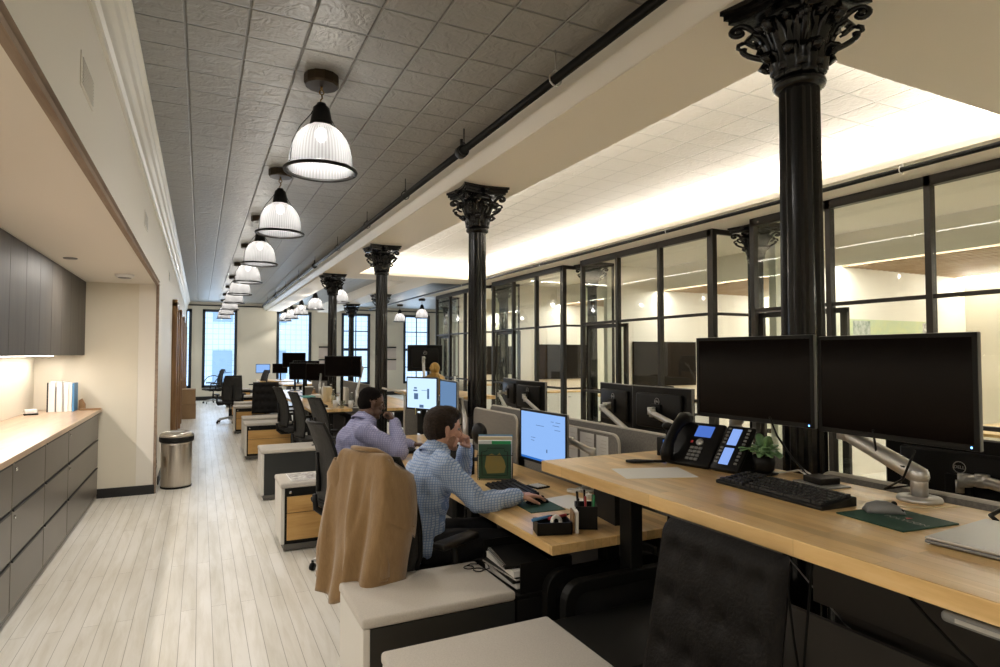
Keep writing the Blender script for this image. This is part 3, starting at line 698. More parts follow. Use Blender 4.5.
# things standing on the counter
bx = -1.375
specs = [('thin black folder leaning at the left end of the counter books', .012, 'black', .295, .20), ('white binder next to the thin black folder', .055, 'paper', .30, .22), ('slim grey booklet standing between white binders', .010, 'greyplastic', .25, .2), ('white binder in the middle of the counter row', .05, 'whiteplastic', .30, .22), ('narrow silver-grey folder right of the middle binder', .010, 'silver', .30, .2), ('bluish white binder in the counter row', .038, 'paper', .29, .22), ('cream binder beside the blue one', .028, 'white', .29, .22), ('blue binder at the right end of the counter row', .020, 'blue', .285, .22)]
for l, w, mt, h, dpt in specs:
    t = thing('binder', l, 'binder', (bx, 7.5, .968), 0, 'binders standing on the counter')
    MB().box(0, w - .002, 0, dpt, 0, h, bev=.002).build('cover', M[mt], t)
    MB().box(.002, w - .004, .004, dpt + .002, .004, h - .006).build('pages', M['paper'], t)
    bx += w + .001
t = thing('card_holder', 'small white card box with a dark base on the counter', 'box', (-1.45, 7.25, .968), .3)
MB().box(-.05, .05, -.03, .03, .012, .055, bev=.006).build('box', M['whiteplastic'], t)
MB().box(-.055, .055, -.035, .035, 0, .012).build('base', M['plastic'], t)
t = thing('wooden_bookend', 'small brown wooden figure and flat rod beside the blue binder', 'ornament', (-1.1, 7.62, .968), 0)
MB().box(-.02, .17, -.02, .02, 0, .018, bev=.004).build('rod', M['fin'], t)
MB().prism([(-.03, 0), (.03, 0), (.03, .06), (.0, .12), (-.03, .10)], 'xz', .03, .06).build('block', M['fin'], t)
# steel bin and cardboard boxes
t = thing('waste_bin', 'round brushed steel waste bin with a dark swing lid rim by the white pier', 'bin', (-.235, 8.14, 0))
MB().lathe([(.0, 0), (.162, 0), (.165, .01), (.165, .02), (.0, .02)], n=40).build('foot_ring', M['plastic'], t)
MB().lathe([(.158, .018), (.160, .03), (.163, .50), (.163, .535)], n=48).build('body', M['steel'], t)
MB().lathe([(.163, .53), (.180, .532), (.183, .55), (.183, .585), (.175, .60), (.163, .60)], n=48).build('liner_rim', M['plastic'], t)
MB().lathe([(.181, .588), (.178, .61), (.16, .635), (.12, .650), (.115, .64), (.0, .638)], n=48).build('lid', M['steel'], t)
MB().box(-.08, .08, -.05, .05, .638, .648, bev=.004).build('flap', M['silver'], t)
for z, w, l in ((0, .34, 'brown cardboard box on the floor against the left wall'), (.355, .32, 'cardboard box stacked on the one by the left wall')):
    t = thing('cardboard_box', l, 'box', (-.25, 16.62, z), 0, 'boxes by the far wooden doors')
    MB().box(-w / 2, w / 2, -.2, .2, 0, .35, bev=.004).build('carton', M['cardboard'], t)
    MB().box(-w / 2, w / 2, -.025, .025, .3495, .352).build('tape', M['manila'], t)
# ------------------------------------------------------------------ furniture factories
def make_task_chair():
    """faces +X, origin on the floor under the seat"""
    t = thing('office_chair', 'x', 'chair')
    b = MB()
    for k in range(5):
        a = R(36 + 72 * k); c, s = math.cos(a), math.sin(a)
        b.tube([(.03 * c, .03 * s, .115), (.16 * c, .16 * s, .095), (.29 * c, .29 * s, .072)], [.024, .020, .014], n=8)
    b.lathe([(.035, .07), (.038, .13), (.03, .15), (.0, .15)], n=20)
    base = b.build('star_base', M['silver'], t)
    for k in range(5):
        a = R(36 + 72 * k); c, s = math.cos(a) * .295, math.sin(a) * .295
        MB().cyl((c - .011 * math.sin(a + .6), s + .011 * math.cos(a + .6), .027), (c + .011 * math.sin(a + .6), s - .011 * math.cos(a + .6), .027), .027, n=16).tube([(c, s, .072), (c, s, .035)], .009).build('caster', M['plastic'], base)
    MB().cyl((0, 0, .14), (0, 0, .30), .027).cyl((0, 0, .28), (0, 0, .40), .017).build('gas_column', M['plastic'], t)
    MB().box(-.13, .13, -.09, .09, .385, .425, bev=.015).tube([(-.10, 0, .40), (-.22, 0, .40), (-.275, 0, .44), (-.285, 0, .54)], [.03, .028, .022, .018]).build('tilt_housing', M['plastic'], t)
    sp = [(-.235, .44), (-.22, .425), (.18, .425), (.24, .41), (.27, .42), (.27, .45), (.22, .478), (0, .47), (-.2, .485), (-.24, .47)]
    MB().prism(sp, 'xz', -.24, .24).build('seat', M['fabricblack'], t, bevel=.012)
    # curved mesh back with frame
    rows, cs = 14, 10; vs = []; fs = []
    def bk(u, v):   # u 0..1 up, v -1..1
        z = .50 + .56 * u; w = .215 * (1 - .22 * u ** 2) * (1 if u > .1 else .92)
        x = -.245 - .035 * math.sin(u * PI) * -1 - .085 * u ** 1.6 + .05 * v * v
        return (x, w * v, z)
    for i in range(rows + 1):
        for j in range(cs + 1): vs.append(bk(i / rows, -1 + 2 * j / cs))
    for i in range(rows):
        for j in range(cs): q = i * (cs + 1) + j; fs.append((q, q + 1, q + cs + 2, q + cs + 1))
    bk_o = MB().add(vs, fs, True).build('backrest', M['mesh'], t, solid=.016)
    edge = [bk(0, -1 + 2 * j / 8) for j in range(9)] + [bk(i / 12, 1) for i in range(1, 13)] + [bk(1, 1 - 2 * j / 8) for j in range(1, 9)] + [bk(1 - i / 12, -1) for i in range(1, 13)]
    MB().tube(edge, .013, n=8).tube([(bk(.5, 0)[0] - .02, 0, .56 + .56 * .0), (bk(.3, 0)[0] - .03, 0, .68), (bk(.6, 0)[0] - .02, 0, .84)], [.02, .018, .012]).build('back_frame', M['plastic'], bk_o)
    for s in (-1, 1):
        a = MB().tube([(.02, .14 * s, .41), (.02, .25 * s, .41), (.015, .275 * s, .46), (-.01, .275 * s, .62)], [.018, .02, .022, .018]).build('armrest', M['plastic'], t)
        MB().box(-.13, .14, .24 * s, .32 * s, .62, .655, bev=.014, seg=3).build('arm_pad', M['plastic'], a)
    return t
M['fabricblack'] = pmat('black_seat_cloth', (.016, .015, .014), .85, bump=.2, bscale=300)
def make_tufted_chair(wide=.23):
    t = thing('tufted_chair', 'x', 'chair')
    b = MB()
    for k in range(5):
        a = R(36 + 72 * k); c, s = math.cos(a), math.sin(a)
        b.tube([(.03 * c, .03 * s, .11), (.16 * c, .16 * s, .09), (.28 * c, .28 * s, .07)], [.022, .018, .013], n=8)
    b.lathe([(.033, .07), (.035, .13), (.0, .14)], n=16)
    base = b.build('star_base', M['plastic'], t)
    for k in range(5):
        a = R(36 + 72 * k); c, s = math.cos(a) * .285, math.sin(a) * .285
        MB().cyl((c - .011, s, .026), (c + .011, s, .026), .026, n=14).tube([(c, s, .07), (c, s, .035)], .008).build('caster', M['plastic'], base)
    MB().cyl((0, 0, .13), (0, 0, .42), .024).box(-.12, .12, -.1, .1, .39, .42, bev=.01).build('gas_column', M['plastic'], t)
    MB().box(-.23, .25, -wide, wide, .42, .50, bev=.03, seg=4).build('seat', M['leather'], t)
    nx, nz = 33, 33; vs = []; fs = []
    btn = [(v, u) for v in (-.69, -.23, .23, .69) for u in (.14, .38, .62, .86)]
    H0, H1 = .50, 1.05
    def back(side):
        off = len(vs)
        for i in range(nz):
            for j in range(nx):
                u = i / (nz - 1); v = -1 + 2 * j / (nx - 1); d = 0
                for bv, bu in btn:
                    dd = math.hypot((v - bv) * .23, (u - bu) * .55); d += .013 * math.exp(-(dd / .020) ** 2) + .006 * math.exp(-(dd / .045) ** 2)
                edge = min(1 - abs(v), u, 1 - u); puff = .030 * min(1, (edge / .08)) ** .5
                x = -.245 - .10 * u + side * (puff - d * min(1, edge / .05)) ; vs.append((x, v * wide * (1 - .06 * u), H0 + (H1 - H0) * u))
        for i in range(nz - 1):
            for j in range(nx - 1): q = off + i * nx + j; fs.append((q, q + 1, q + nx + 1, q + nx))
    back(1); back(-1)
    MB().add(vs, fs, True).build('backrest', M['leather'], t)
    MB().tube([(-.12, 0, .41), (-.27, 0, .42), (-.285, 0, .56)], .02).build('back_bracket', M['plastic'], t)
    return t
def make_pedestal():
    """mobile file with a bench cushion; local origin at its aisle/camera-side floor corner; drawers face -Y; x 0..Lx, y 0..D"""
    t = thing('file_pedestal', 'x', 'cabinet'); Lx, D, H = .655, .43, .49
    MB().box(.02, Lx + .01, -.012, D + .012, .012, .055).build('plinth', M['pedbase'], t)
    for a, b in ((.08, .06), (.08, D - .06), (Lx - .06, .06), (Lx - .06, D - .06)):
        MB().cyl((a, b, 0), (a, b, .014), .02, n=10).build('glide', M['plastic'], t)
    MB().box(0, .028, 0, D, .055, H, bev=.004).build('end_panel', M['pedwhite'], t)
    MB().box(.028, Lx, .02, D, .055, H - .002).build('carcass', M['peddark'], t)
    fr = MB().box(.028, Lx, .0, .02, .055, H).build('front_frame', M['blackm'], t)
    for z0, z1 in ((.085, .295), (.30, .425)):
        d = MB().box(.045, Lx - .015, -.012, .004, z0, z1, bev=.002).build('drawer', M['pedwood'], t)
    MB().cyl((.07, -.006, .458), (.07, 0.004, .458), .011, n=12).build('lock', M['chrome'], t)
    MB().box(-.006, Lx + .004, -.006, D + .006, H, H + .042, bev=.014, seg=3).build('seat_cushion', M['fabric'], t)
    return t
def monitor_obj(w, h, scr='off', label='x', group=None, loc=(0, 0, 0), face=180, tilt=0, logo=True, led=False, content=0, side='greyplastic'):
    """origin at screen centre; face = heading (deg) the screen looks towards"""
    t = thing('monitor', label, 'monitor', loc, 0, group); t.rotation_euler = Euler((0, R(tilt), R(face)), 'XYZ')
    # local: screen looks +X
    cs = MB().box(-.018, 0, -w / 2, w / 2, -h / 2, h / 2, bev=.006).box(-.045, -.016, -w * .36, w * .36, -h * .34, h * .34, bev=.012)
    MB().box(-.0185, -.003, -w / 2 - .0015, w / 2 + .0015, -h / 2 - .0015, h / 2 + .0015, bev=.004).build('edge_band', M[side], t)
    MB().box(-.046, -.017, -w * .38, w * .38, -h * .36, h * .36, bev=.012).box(-.018, -.001, -w / 2 + .001, w / 2 - .001, -h / 2 + .001, h / 2 - .001).box(-.02, -.015, -w / 2 + .004, w / 2 - .004, -h / 2 + .004, h / 2 - .004, bev=.002).build('casing', M['plastic'], t)
    bz = MB(); e = .013
    bz.box(-.002, .0015, -w / 2, w / 2, h / 2 - e, h / 2).box(-.002, .0015, -w / 2, w / 2, -h / 2, -h / 2 + e * 1.25).box(-.002, .0015, -w / 2, -w / 2 + e, -h / 2, h / 2).box(-.002, .0015, w / 2 - e, w / 2, -h / 2, h / 2)
    bz.build('bezel', M['blackm'], t)
    s = MB().box(-.0015, .0, -w / 2 + e, w / 2 - e, -h / 2 + e, h / 2 - e).build('screen', M[scr], t)
    if content == 1:   # browser page: pale sheet, small lines, task bar along the bottom
        MB().box(0, .0008, -w / 2 + e, w / 2 - e, -h / 2 + e, -h / 2 + e + .016).build('task_bar', M['scrbar'], s)
        m = MB()
        for q, (y, z, l) in enumerate(((.20, .105, .05), (.13, .106, .03), (.19, .085, .07), (.02, .07, .09), (.2, .06, .06), (-.08, -.01, .05), (-.09, -.028, .04), (.06, -.085, .012))): m.box(0, .0008, y - l, y, z, z + (.003 if q < 7 else .02))
        m.build('page_text', M['scrtext'], s)
    if content == 2:
        for y0, y1, z0, z1 in ((.08, .11, -.05, .05), (.0, .075, .03, .034), (-.11, -.05, -.06, .0), (-.12, -.06, .02, .035), (-.11, -.07, .045, .06), (-.03, .03, -.14, -.11)): MB().box(0, .0008, y0, y1, z0, z1).build('page_block', M['scrtext'], s)
    if logo:
        rg = MB().tube([(-.0465, .021 * math.cos(R(a)), h * .20 + .021 * math.sin(R(a))) for a in range(0, 361, 20)], .0016, n=6)
        vs, fs = TXT['DELL']
        mt = Matrix.Translation((-.0472, 0, h * .20)) @ Matrix(((0, 0, -1, 0), (-1, 0, 0, 0), (0, 1, 0, 0), (0, 0, 0, 1)))
        rg.add(vs, fs, False, mt); rg.build('brand_mark', M['silver'], t)
    MB().box(-.062, -.045, -.045, .045, -.055, .045, bev=.004).build('mounting_plate', M['plastic'], t)
    if led: MB().ell((.0015, w / 2 - .02, -h / 2 + .009), (.001, .003, .003), 10, 6).build('power_light', M['ledb'], t)
    return t
TXT = {'DELL': text_mesh('DELL', .0165)}
def arm_obj(base, pts, mon_, group=None, r=.021, basemat='silver'):
    """clamp-on arm, part of the monitor it carries; pts: world joints from the base top to the plate"""
    t = mon_; inv = mon_.matrix_basis.inverted(); B = Vector((0, 0, 0)); b0 = Vector(base)
    def put(m, n, mt, par=None):
        m.v = [inv @ v for v in m.v]; return m.build(n, M[mt], par or t)
    P = [Vector(p) for p in pts]; T0 = Matrix.Translation(b0)
    bs = put(MB().lathe([(.0, 0), (.062, 0), (.064, .006), (.060, .014), (.03, .016), (.0, .016)], n=28, mat=T0).cyl(b0 + Vector((0, 0, .012)), P[0] + Vector((0, 0, .02)), .024, n=18), 'arm_base', basemat)
    names = ['lower_arm', 'upper_arm', 'tilt_head']
    for k in range(len(P) - 1):
        rr = r if k < len(P) - 2 else r * .62
        a = put(MB().caps(P[k], P[k + 1], rr * 1.15, rr, n=14), names[min(k, 2)], 'silver')
        put(MB().cyl(P[k + 1] + Vector((0, 0, -.022)), P[k + 1] + Vector((0, 0, .022)), rr * 1.15, n=14), 'joint', 'silver', a)
def desk_obj(y0, y1, z, label, x0=1.345, x1=2.105, th=.042, legs=True, flip=False, group=None):
    t = thing('desk', label, 'desk', ((x0 + x1) / 2, (y0 + y1) / 2, 0), 0, group); cx, cy = (x0 + x1) / 2, (y0 + y1) / 2
    w, d = (x1 - x0) / 2, (y1 - y0) / 2
    MB().box(-w, w, -d, d, z - th, z, bev=.003).build('worktop', M['desk'], t)
    MB().box(-w + .1, w - .08, -d + .12, d - .12, z - th - .035, z - th - .001).build('underframe', M['black'], t)
    for s in (-1, 1):
        yy = s * (d - .13)
        MB().box(-.03, .035, yy - .04, yy + .04, .05, z - th - .03, bev=.004).build('leg', M['blackm'], t)
        MB().box(-.32, .34, yy - .035, yy + .035, .0, .05, bev=.012).build('foot', M['blackm'], t)
    MB().box(w - .09, w - .07, -d + .15, d - .15, .28, .60).build('modesty_panel', M['greydark'], t)
    return t
M['greydark'] = pmat('dark_grey_underdesk_panel', (.05, .044, .038), .7)
def screen_panel(x, y0, y1, z0, z1, label, group='felt screens between the desks', th=.026, r=.06):
    t = thing('desk_screen', label, 'desk screen', (x, (y0 + y1) / 2, 0), 0, group)
    d = (y1 - y0) / 2
    def rr(ins):
        a, b = -d + ins, d - ins; top = z1 - ins; q = r - ins; poly = [(a, z0)]
        poly += [(a + q - q * math.cos(R(k)), top - q + q * math.sin(R(k))) for k in (0, 15, 30, 45, 60, 75, 90)]
        poly += [(b - q + q * math.sin(R(k)), top - q + q * math.cos(R(k))) for k in (0, 15, 30, 45, 60, 75, 90)]
        return poly + [(b, z0)]
    MB().prism(rr(.006), 'yz', -th / 2 + .002, th / 2 - .002).build('felt_panel', M['felt'], t)
    p = rr(.004); MB().tube([(0, u, v) for u, v in p], .0095, n=8).build('edge_trim', M['feltlight'], t)
    return t

# ------------------------------------------------------------------ desks and screens
sd = desk_obj(.50, 2.335, 1.085, 'raised standing desk of thick maple butcherblock carrying two unlit monitors', th=.045)
MB().box(2.09 - 1.725, 2.10 - 1.725, .55 - 1.4175, 1.58 - 1.4175, .62, 1.035).build('back_panel', M['greydark'], sd)
desk_obj(2.245, 4.08, .74, 'maple sitting desk of the man in the pale blue shirt', group=None)
desk_obj(4.095, 5.92, .74, 'maple sitting desk of the man in the lavender shirt')
t = thing('under_desk_frame', 'rounded black steel frame under the sitting desk, left one of two', 'frame', (0, 2.345, 0), 0, 'rounded black frames')
def loop(t, x0, x1, H, q=.09, w=.05, th=.024):
    out = [(x0, 0)] + [(x0 + q - q * math.cos(R(k)), H - q + q * math.sin(R(k))) for k in range(0, 91, 15)] + [(x1 - q + q * math.sin(R(k)), H - q + q * math.cos(R(k))) for k in range(0, 91, 15)] + [(x1, 0)]
    q2 = q - w + .02
    inn = [(x0 + w, 0)] + [(x0 + w + q2 - q2 * math.cos(R(k)), H - w - q2 + q2 * math.sin(R(k))) for k in range(0, 91, 15)] + [(x1 - w - q2 + q2 * math.sin(R(k)), H - w - q2 + q2 * math.cos(R(k))) for k in range(0, 91, 15)] + [(x1 - w, 0)]
    n = len(out); vs = []; fs = []
    for y in (-th, th): vs += [(a, y, b) for a, b in out] + [(a, y, b) for a, b in inn]
    for i in range(n - 1):
        fs += [(i, i + 1, n + i + 1, n + i), (2 * n + i, 3 * n + i, 3 * n + i + 1, 2 * n + i + 1), (i, 2 * n + i, 2 * n + i + 1, i + 1), (n + i, n + i + 1, 3 * n + i + 1, 3 * n + i)]
    fs += [(0, n, 3 * n, 2 * n), (n - 1, 3 * n - 1, 4 * n - 1, 2 * n - 1)]
    MB().add(vs, fs, False).build('loop', M['blackm'], t, bevel=.004)
    MB().box(x0 + w, x1 - w, -.006, .006, .02, H - w).build('infill', M['black'], t)
loop(t, 1.365, 2.02, .60)
t = thing('under_desk_frame', 'rounded black steel frame beside the standing desk leg, nearer one of two', 'frame', (0, 2.165, 0), 0, 'rounded black frames')
loop(t, 1.345, 2.0, .615)
for y0, y1, l in ((.45, 1.60, 'grey felt screen behind the mouse and laptop on the standing desk'), (2.86, 3.99, 'grey felt screen with pinned papers behind the lit blue monitor'), (4.12, 4.93, 'felt screen with rounded corner behind the folders, left of the lit blue monitor'), (5.24, 6.0, 'felt screen behind the pair of lit monitors')):
    screen_panel(2.165, y0, y1, .60, 1.10 if y0 < 2 else 1.085, l)
for y0, y1, l in ((-.5, 1.60, 'far felt screen at the right picture edge, beyond the standing desk'), (1.86, 4.95, 'long far felt screen running behind the lit blue monitor'), (5.22, 6.5, 'far felt screen under the wooden bust')):
    screen_panel(2.335, y0, y1, .60, 1.10 if y0 > 0 else 1.02, l)
# base panels down the spine
for y0, y1, l in ((-.5, 1.53, 'dark grey cable raceway under the back of the standing desk'), (1.91, 4.89, 'dark cable raceway under the backs of the middle desks'), (5.28, 6.5, 'dark cable raceway under the farther desk backs'), (9.0, 11.5, 'dark cable raceway of the nearest far desks'), (12.0, 14.6, 'dark cable raceway of the farthest desks')):
    t = thing('cable_raceway', l, 'cable raceway', (2.25, (y0 + y1) / 2, 0), 0, 'cable raceways under the desks'); d = (y1 - y0) / 2
    MB().box(-.11, .11, -d, d, .10, .60, bev=.004).build('casing', M['greydark'], t)
    MB().box(-.09, .09, -d + .02, d - .02, 0, .10).build('plinth', M['black'], t)
# pinned papers
for i, (y, z, w, h, l) in enumerate(((3.36, .985, .17, .20, 'left printed sheet pinned on the felt screen'), (3.17, .975, .15, .18, 'middle sheet with a red mark pinned on the felt screen'), (3.01, .985, .12, .16, 'right narrow sheet pinned on the felt screen'))):
    t = thing('pinned_paper', l, 'paper', (2.151, y, z), 0, 'papers pinned behind the blue monitor')
    MB().box(-.001, 0, -w / 2, w / 2, -h / 2, h / 2).build('sheet', M['metalred' if i == 5 else 'paper'], t)
    m = MB()
    for k in range(5): m.box(-.0016, -.0008, -w * .35, w * (.05 + .06 * (k % 3)), h * .3 - k * h * .13, h * .3 - k * h * .13 + .006)
    m.build('print', M['pedwhite'], t)
    if i == 1: MB().box(-.0018, -.0008, w * .25, w * .42, -h * .1, h * .1).build('red_mark', M['red'], t)

# end divider of the desk row: translucent sheet in a pale frame
t = thing('end_divider', 'upright divider with a pale metal frame beside the man in lavender', 'divider', (0, 6.4, 0))
MB().tube([(1.985, 0, 0), (1.985, 0, 1.10), (1.96, 0, 1.135), (1.90, 0, 1.15), (1.74, 0, 1.19)], .010, n=8).build('frame', M['feltlight'], t)
MB().box(2.0, 2.13, -.012, .012, .0, 1.13, bev=.004).build('felt_panel', M['felt'], t)

# ------------------------------------------------------------------ pedestals and low cabinets
ped0 = make_pedestal(); peds = []
def ped(x, y, label, back=False, group='cushioned file pedestals along the aisle'):
    o = ped0 if not peds else dup(ped0); peds.append(o); o.scale = (1, 1, 1)
    o.location = (x, y, 0); tag(o, label, 'cabinet', group)
    if back: o.rotation_euler = (0, 0, 0); o.scale = (1, -1, 1); o.location = (x, y + .43, 0)
    return o
ped(.575, 1.66, 'nearest cushioned pedestal at the bottom edge of the photo', True)
ped(.575, 2.365, 'cushioned pedestal with a black side in front of the hanging jacket', True)
pC = ped(.585, 5.10, 'oak-fronted pedestal with magazines on its cushion')
ped(.595, 6.95, 'cushioned pedestal showing its dark back, beyond the magazines', True)
ped(.60, 9.72, 'oak-fronted pedestal in front of the tufted leather chair')
ped(.625, 10.55, 'cushioned pedestal close behind the oak-fronted one, by the tufted chair', True)
ped(.60, 12.95, 'oak-fronted pedestal left of the tufted leather chair')
ped(.66, 13.9, 'cushioned pedestal just behind the one left of the tufted chair', True)
ped(.66, 16.15, 'oak-fronted pedestal below the plain black chair back', False)
ped(.68, 19.4, 'farthest small oak-fronted pedestal near the window chair', False)
for y, l, w in ((1.68, 'low black cabinet with an empty matte top, left of the near tufted chair', .42), (2.375, 'low black cabinet carrying the notebooks under the sitting desk', .42)):
    t = thing('low_cabinet', l, 'cabinet', (1.245, y, 0), 0, 'low black cabinets')
    e = .62 if y < 2 else .30
    MB().box(0, e, 0, w, .03, .485, bev=.006).build('carcass', M['blackm'], t)
    MB().box(.0, e + .0, -.004, w + .004, .487, .502, bev=.004).build('top', M['blackm'], t)
    MB().box(.02, e - .02, .02, w - .02, 0, .03).build('plinth', M['black'], t)

# ------------------------------------------------------------------ chairs
ch0 = make_task_chair(); chs = []
def chair(x, y, a, label, group='mesh-backed office chairs'):
    o = ch0 if not chs else dup(ch0); chs.append(o)
    o.location = (x, y, 0); o.rotation_euler = (0, 0, R(a)); return tag(o, label, 'chair', group)
chair(1.01, 3.06, 27, 'office chair under the camel jacket, holding the man in pale blue')
chair(1.035, 4.62, 9, 'dark mesh chair the man in the lavender shirt sits on')
chair(1.42, 7.15, 14, 'mesh chair with a teal cloth on top, behind the lavender-shirted man')
chair(1.35, 8.25, 8, 'middle of three mesh chairs seen edge-on left of the lavender-shirted man')
chair(1.30, 9.55, 10, 'leftmost of three mesh chairs seen edge-on at the far desks')
chair(.38, 21.3, 195, 'black mesh chair by the far left window, arms visible')
chair(1.55, 19.6, 200, 'small dark chair at the far window desk')
chair(.62, 15.2, 100, 'plain black chair back above the far pedestals')
tc0 = make_tufted_chair(); tc0.location = (.965, 1.265, 0); tc0.rotation_euler = (0, 0, R(181)); tag(tc0, 'black tufted leather chair pushed against the standing desk, bottom right', 'chair', 'tufted leather chairs')
# seat of this one sits towards the aisle
dup(tc0, (1.02, 11.35, 0), R(-97), 'black tufted leather chair facing the camera at the far pedestals')
MB().box(-.33, -.20, -.10, .10, 1.045, 1.06, bev=.005).build('cloth', M['teal'] if 'teal' in M else M['green'])
bpy.data.objects['cloth'].location = (1.36, 7.135, .02); tag(bpy.data.objects['cloth'], 'small teal cloth lying over the top of a mesh chair', 'cloth')

# ------------------------------------------------------------------ monitors near
def between(p, q): p, q = Vector(p), Vector(q); d = q - p; return (p + q) / 2, math.degrees(math.atan2(d.x, -d.y))
def mon(p, q, zc, h, label, away=False, **k):
    """p,q = left and right screen edges (as seen by its user) in plan"""
    (x, y), _ = between(p, q), 0
    c, _ = between(p, q); d = Vector((q[0] - p[0], q[1] - p[1])); nrm = Vector((d.y, -d.x))
    return monitor_obj(d.length, h, label=label, loc=(c.x, c.y, zc), face=math.degrees(math.atan2(nrm.y, nrm.x)), **k)
mA = mon((1.970, 2.045), (2.00, 1.495), 1.450, .34, 'left one of the two large unlit monitors on the standing desk', led=True)
mB = mon((2.015, 1.487), (1.985, .965), 1.443, .34, 'right one of the two large unlit monitors on the standing desk', led=True)
arm_obj((2.055, 1.17, 1.085), [(2.055, 1.17, 1.165), (2.065, 1.42, 1.27), (2.07, 1.36, 1.42), (2.05, 1.23, 1.445)], mB, r=.026)
arm_obj((2.065, 1.83, 1.085), [(2.065, 1.83, 1.13), (2.075, 1.93, 1.25), (2.065, 1.80, 1.40), (2.035, 1.775, 1.45)], mA, r=.022)
mC = mon((1.885, 3.545), (1.905, 3.015), 1.035, .325, 'lit blue monitor in front of the man in the pale blue shirt', scr='scr', content=1)
arm_obj((2.06, 3.05, .74), [(2.06, 3.05, .82), (2.06, 2.98, .98), (2.0, 3.12, 1.03), (1.955, 3.27, 1.035)], mC, r=.018)
mD = mon((1.88, 5.99), (2.06, 5.58), 1.16, .325, 'left lit monitor showing a pale page, before the lavender-shirted man', scr='scrw', content=2)
mE = mon((2.075, 5.55), (2.03, 5.01), 1.145, .325, 'right dimmer monitor of the lit pair, seen at an angle', scr='scrd', side='silver')
arm_obj((2.08, 4.93, .74), [(2.08, 4.93, .98), (2.11, 5.10, 1.14), (2.12, 5.2, 1.14), (2.098, 5.27, 1.145)], mE, r=.018)
arm_obj((2.07, 5.82, .74), [(2.07, 5.82, .98), (2.08, 5.84, 1.1), (2.05, 5.83, 1.15), (2.01, 5.80, 1.16)], mD, r=.016)
t = thing('sticky_note', 'yellow sticky note under the left lit monitor', 'note', (1.935, 5.86, .985), R(-24))
MB().box(-.001, .001, -.045, .045, -.035, .035).build('sheet', M['yellow'], t)

# opposite desks with monitors seen from behind
for y0, y1, z, l in ((-.4, 1.55, .74, 'opposite desk at the right picture edge'), (1.9, 3.75, .74, 'opposite desk carrying the two dark monitor backs in the middle'), (3.8, 5.6, .74, 'opposite desk behind the pale blue shirt man'), (6.55, 8.2, 1.06, 'opposite raised desk under the wooden bust')):
    desk_obj(y0, y1, z, l, x0=2.40, x1=3.15)
GO = 'monitors seen from behind across the screens'
def omon(y0, y1, x, zc, h, l, dx=0): return mon((x, y0), (x + dx, y1), zc, h, l, group=GO)
m1 = omon(1.02, 1.60, 2.60, 1.055, .36, 'black monitor back at the right edge, below the large right monitor')
m2 = omon(2.72, 3.27, 2.60, 1.195, .30, 'nearer of two black monitor backs right of the lit blue monitor')
m3 = omon(3.30, 3.80, 2.64, 1.19, .30, 'farther of two black monitor backs right of the lit blue monitor', .08)
m4 = omon(4.62, 5.17, 2.72, 1.165, .28, 'black monitor back just right of the second iron column')
m5 = omon(5.2, 5.72, 2.76, 1.165, .28, 'second black monitor back half hidden by the second iron column', .1)
m6 = mon((2.74, 7.25), (2.32, 7.36), 1.50, .33, 'tall-standing black monitor back left of the second column', group=GO)
arm_obj((2.47, 2.45, .74), [(2.47, 2.45, 1.06), (2.48, 2.95, 1.19), (2.50, 2.99, 1.20), (2.53, 3.0, 1.20)], m2, r=.018)
arm_obj((2.47, 3.12, .74), [(2.47, 3.12, 1.03), (2.50, 3.50, 1.18), (2.55, 3.53, 1.19), (2.60, 3.55, 1.19)], m3, r=.017)
arm_obj((2.50, .70, .74), [(2.50, .70, 1.02), (2.50, 1.21, 1.10), (2.51, 1.27, 1.09), (2.535, 1.3, 1.06)], m1, r=.02)
arm_obj((2.58, 4.40, .74), [(2.58, 4.40, 1.02), (2.60, 4.80, 1.15), (2.62, 4.86, 1.17), (2.655, 4.9, 1.165)], m4, r=.015)
arm_obj((2.58, 5.1, .74), [(2.58, 5.1, 1.02), (2.66, 5.45, 1.15), (2.68, 5.46, 1.17), (2.74, 5.46, 1.165)], m5, r=.015)
arm_obj((2.44, 7.06, 1.06), [(2.44, 7.06, 1.2), (2.44, 7.10, 1.46), (2.46, 7.16, 1.5), (2.52, 7.26, 1.50)], m6, r=.017)

# ------------------------------------------------------------------ things on the standing desk
DZ = 1.085
def keyboard(loc, rz, label, mat='plastic', L_=.44, W=.15):
    t = thing('keyboard', label, 'keyboard', loc, rz)      # long axis local Y, user side -X
    MB().prism([(-W / 2, 0), (W / 2, 0), (W / 2, .028), (W / 2 - .01, .030), (-W / 2, .012)], 'xz', -L_ / 2, L_ / 2).build('tray', M[mat], t, bevel=.003)
    def kz(x): return .013 + (x + W / 2) / W * .018
    m = MB(); rows = 6
    for r_ in range(rows):
        x = -W / 2 + .018 + r_ * (W - .036) / (rows - 1); y = -L_ / 2 + .014
        while y < L_ / 2 - .018:
            wk = .0165
            if r_ == 0 and abs(y + .09) < .09 and y < 0.0: wk = .10
            if not (abs(y - .095) < .008 or abs(y - .17) < .004): m.box(x - .0078, x + .0078, y, y + wk - .003, kz(x) - .002, kz(x) + .006)
            y += wk + .0015
    m.build('key_block', M['key'], t)
    MB().box(W / 2 - .012, W / 2 - .008, -.2, -.12, .03, .0315).build('status_lights', M['greyplastic'], t)
    return t
keyboard((1.745, 1.435, DZ), R(-3), 'black full-size keyboard on the standing desk')
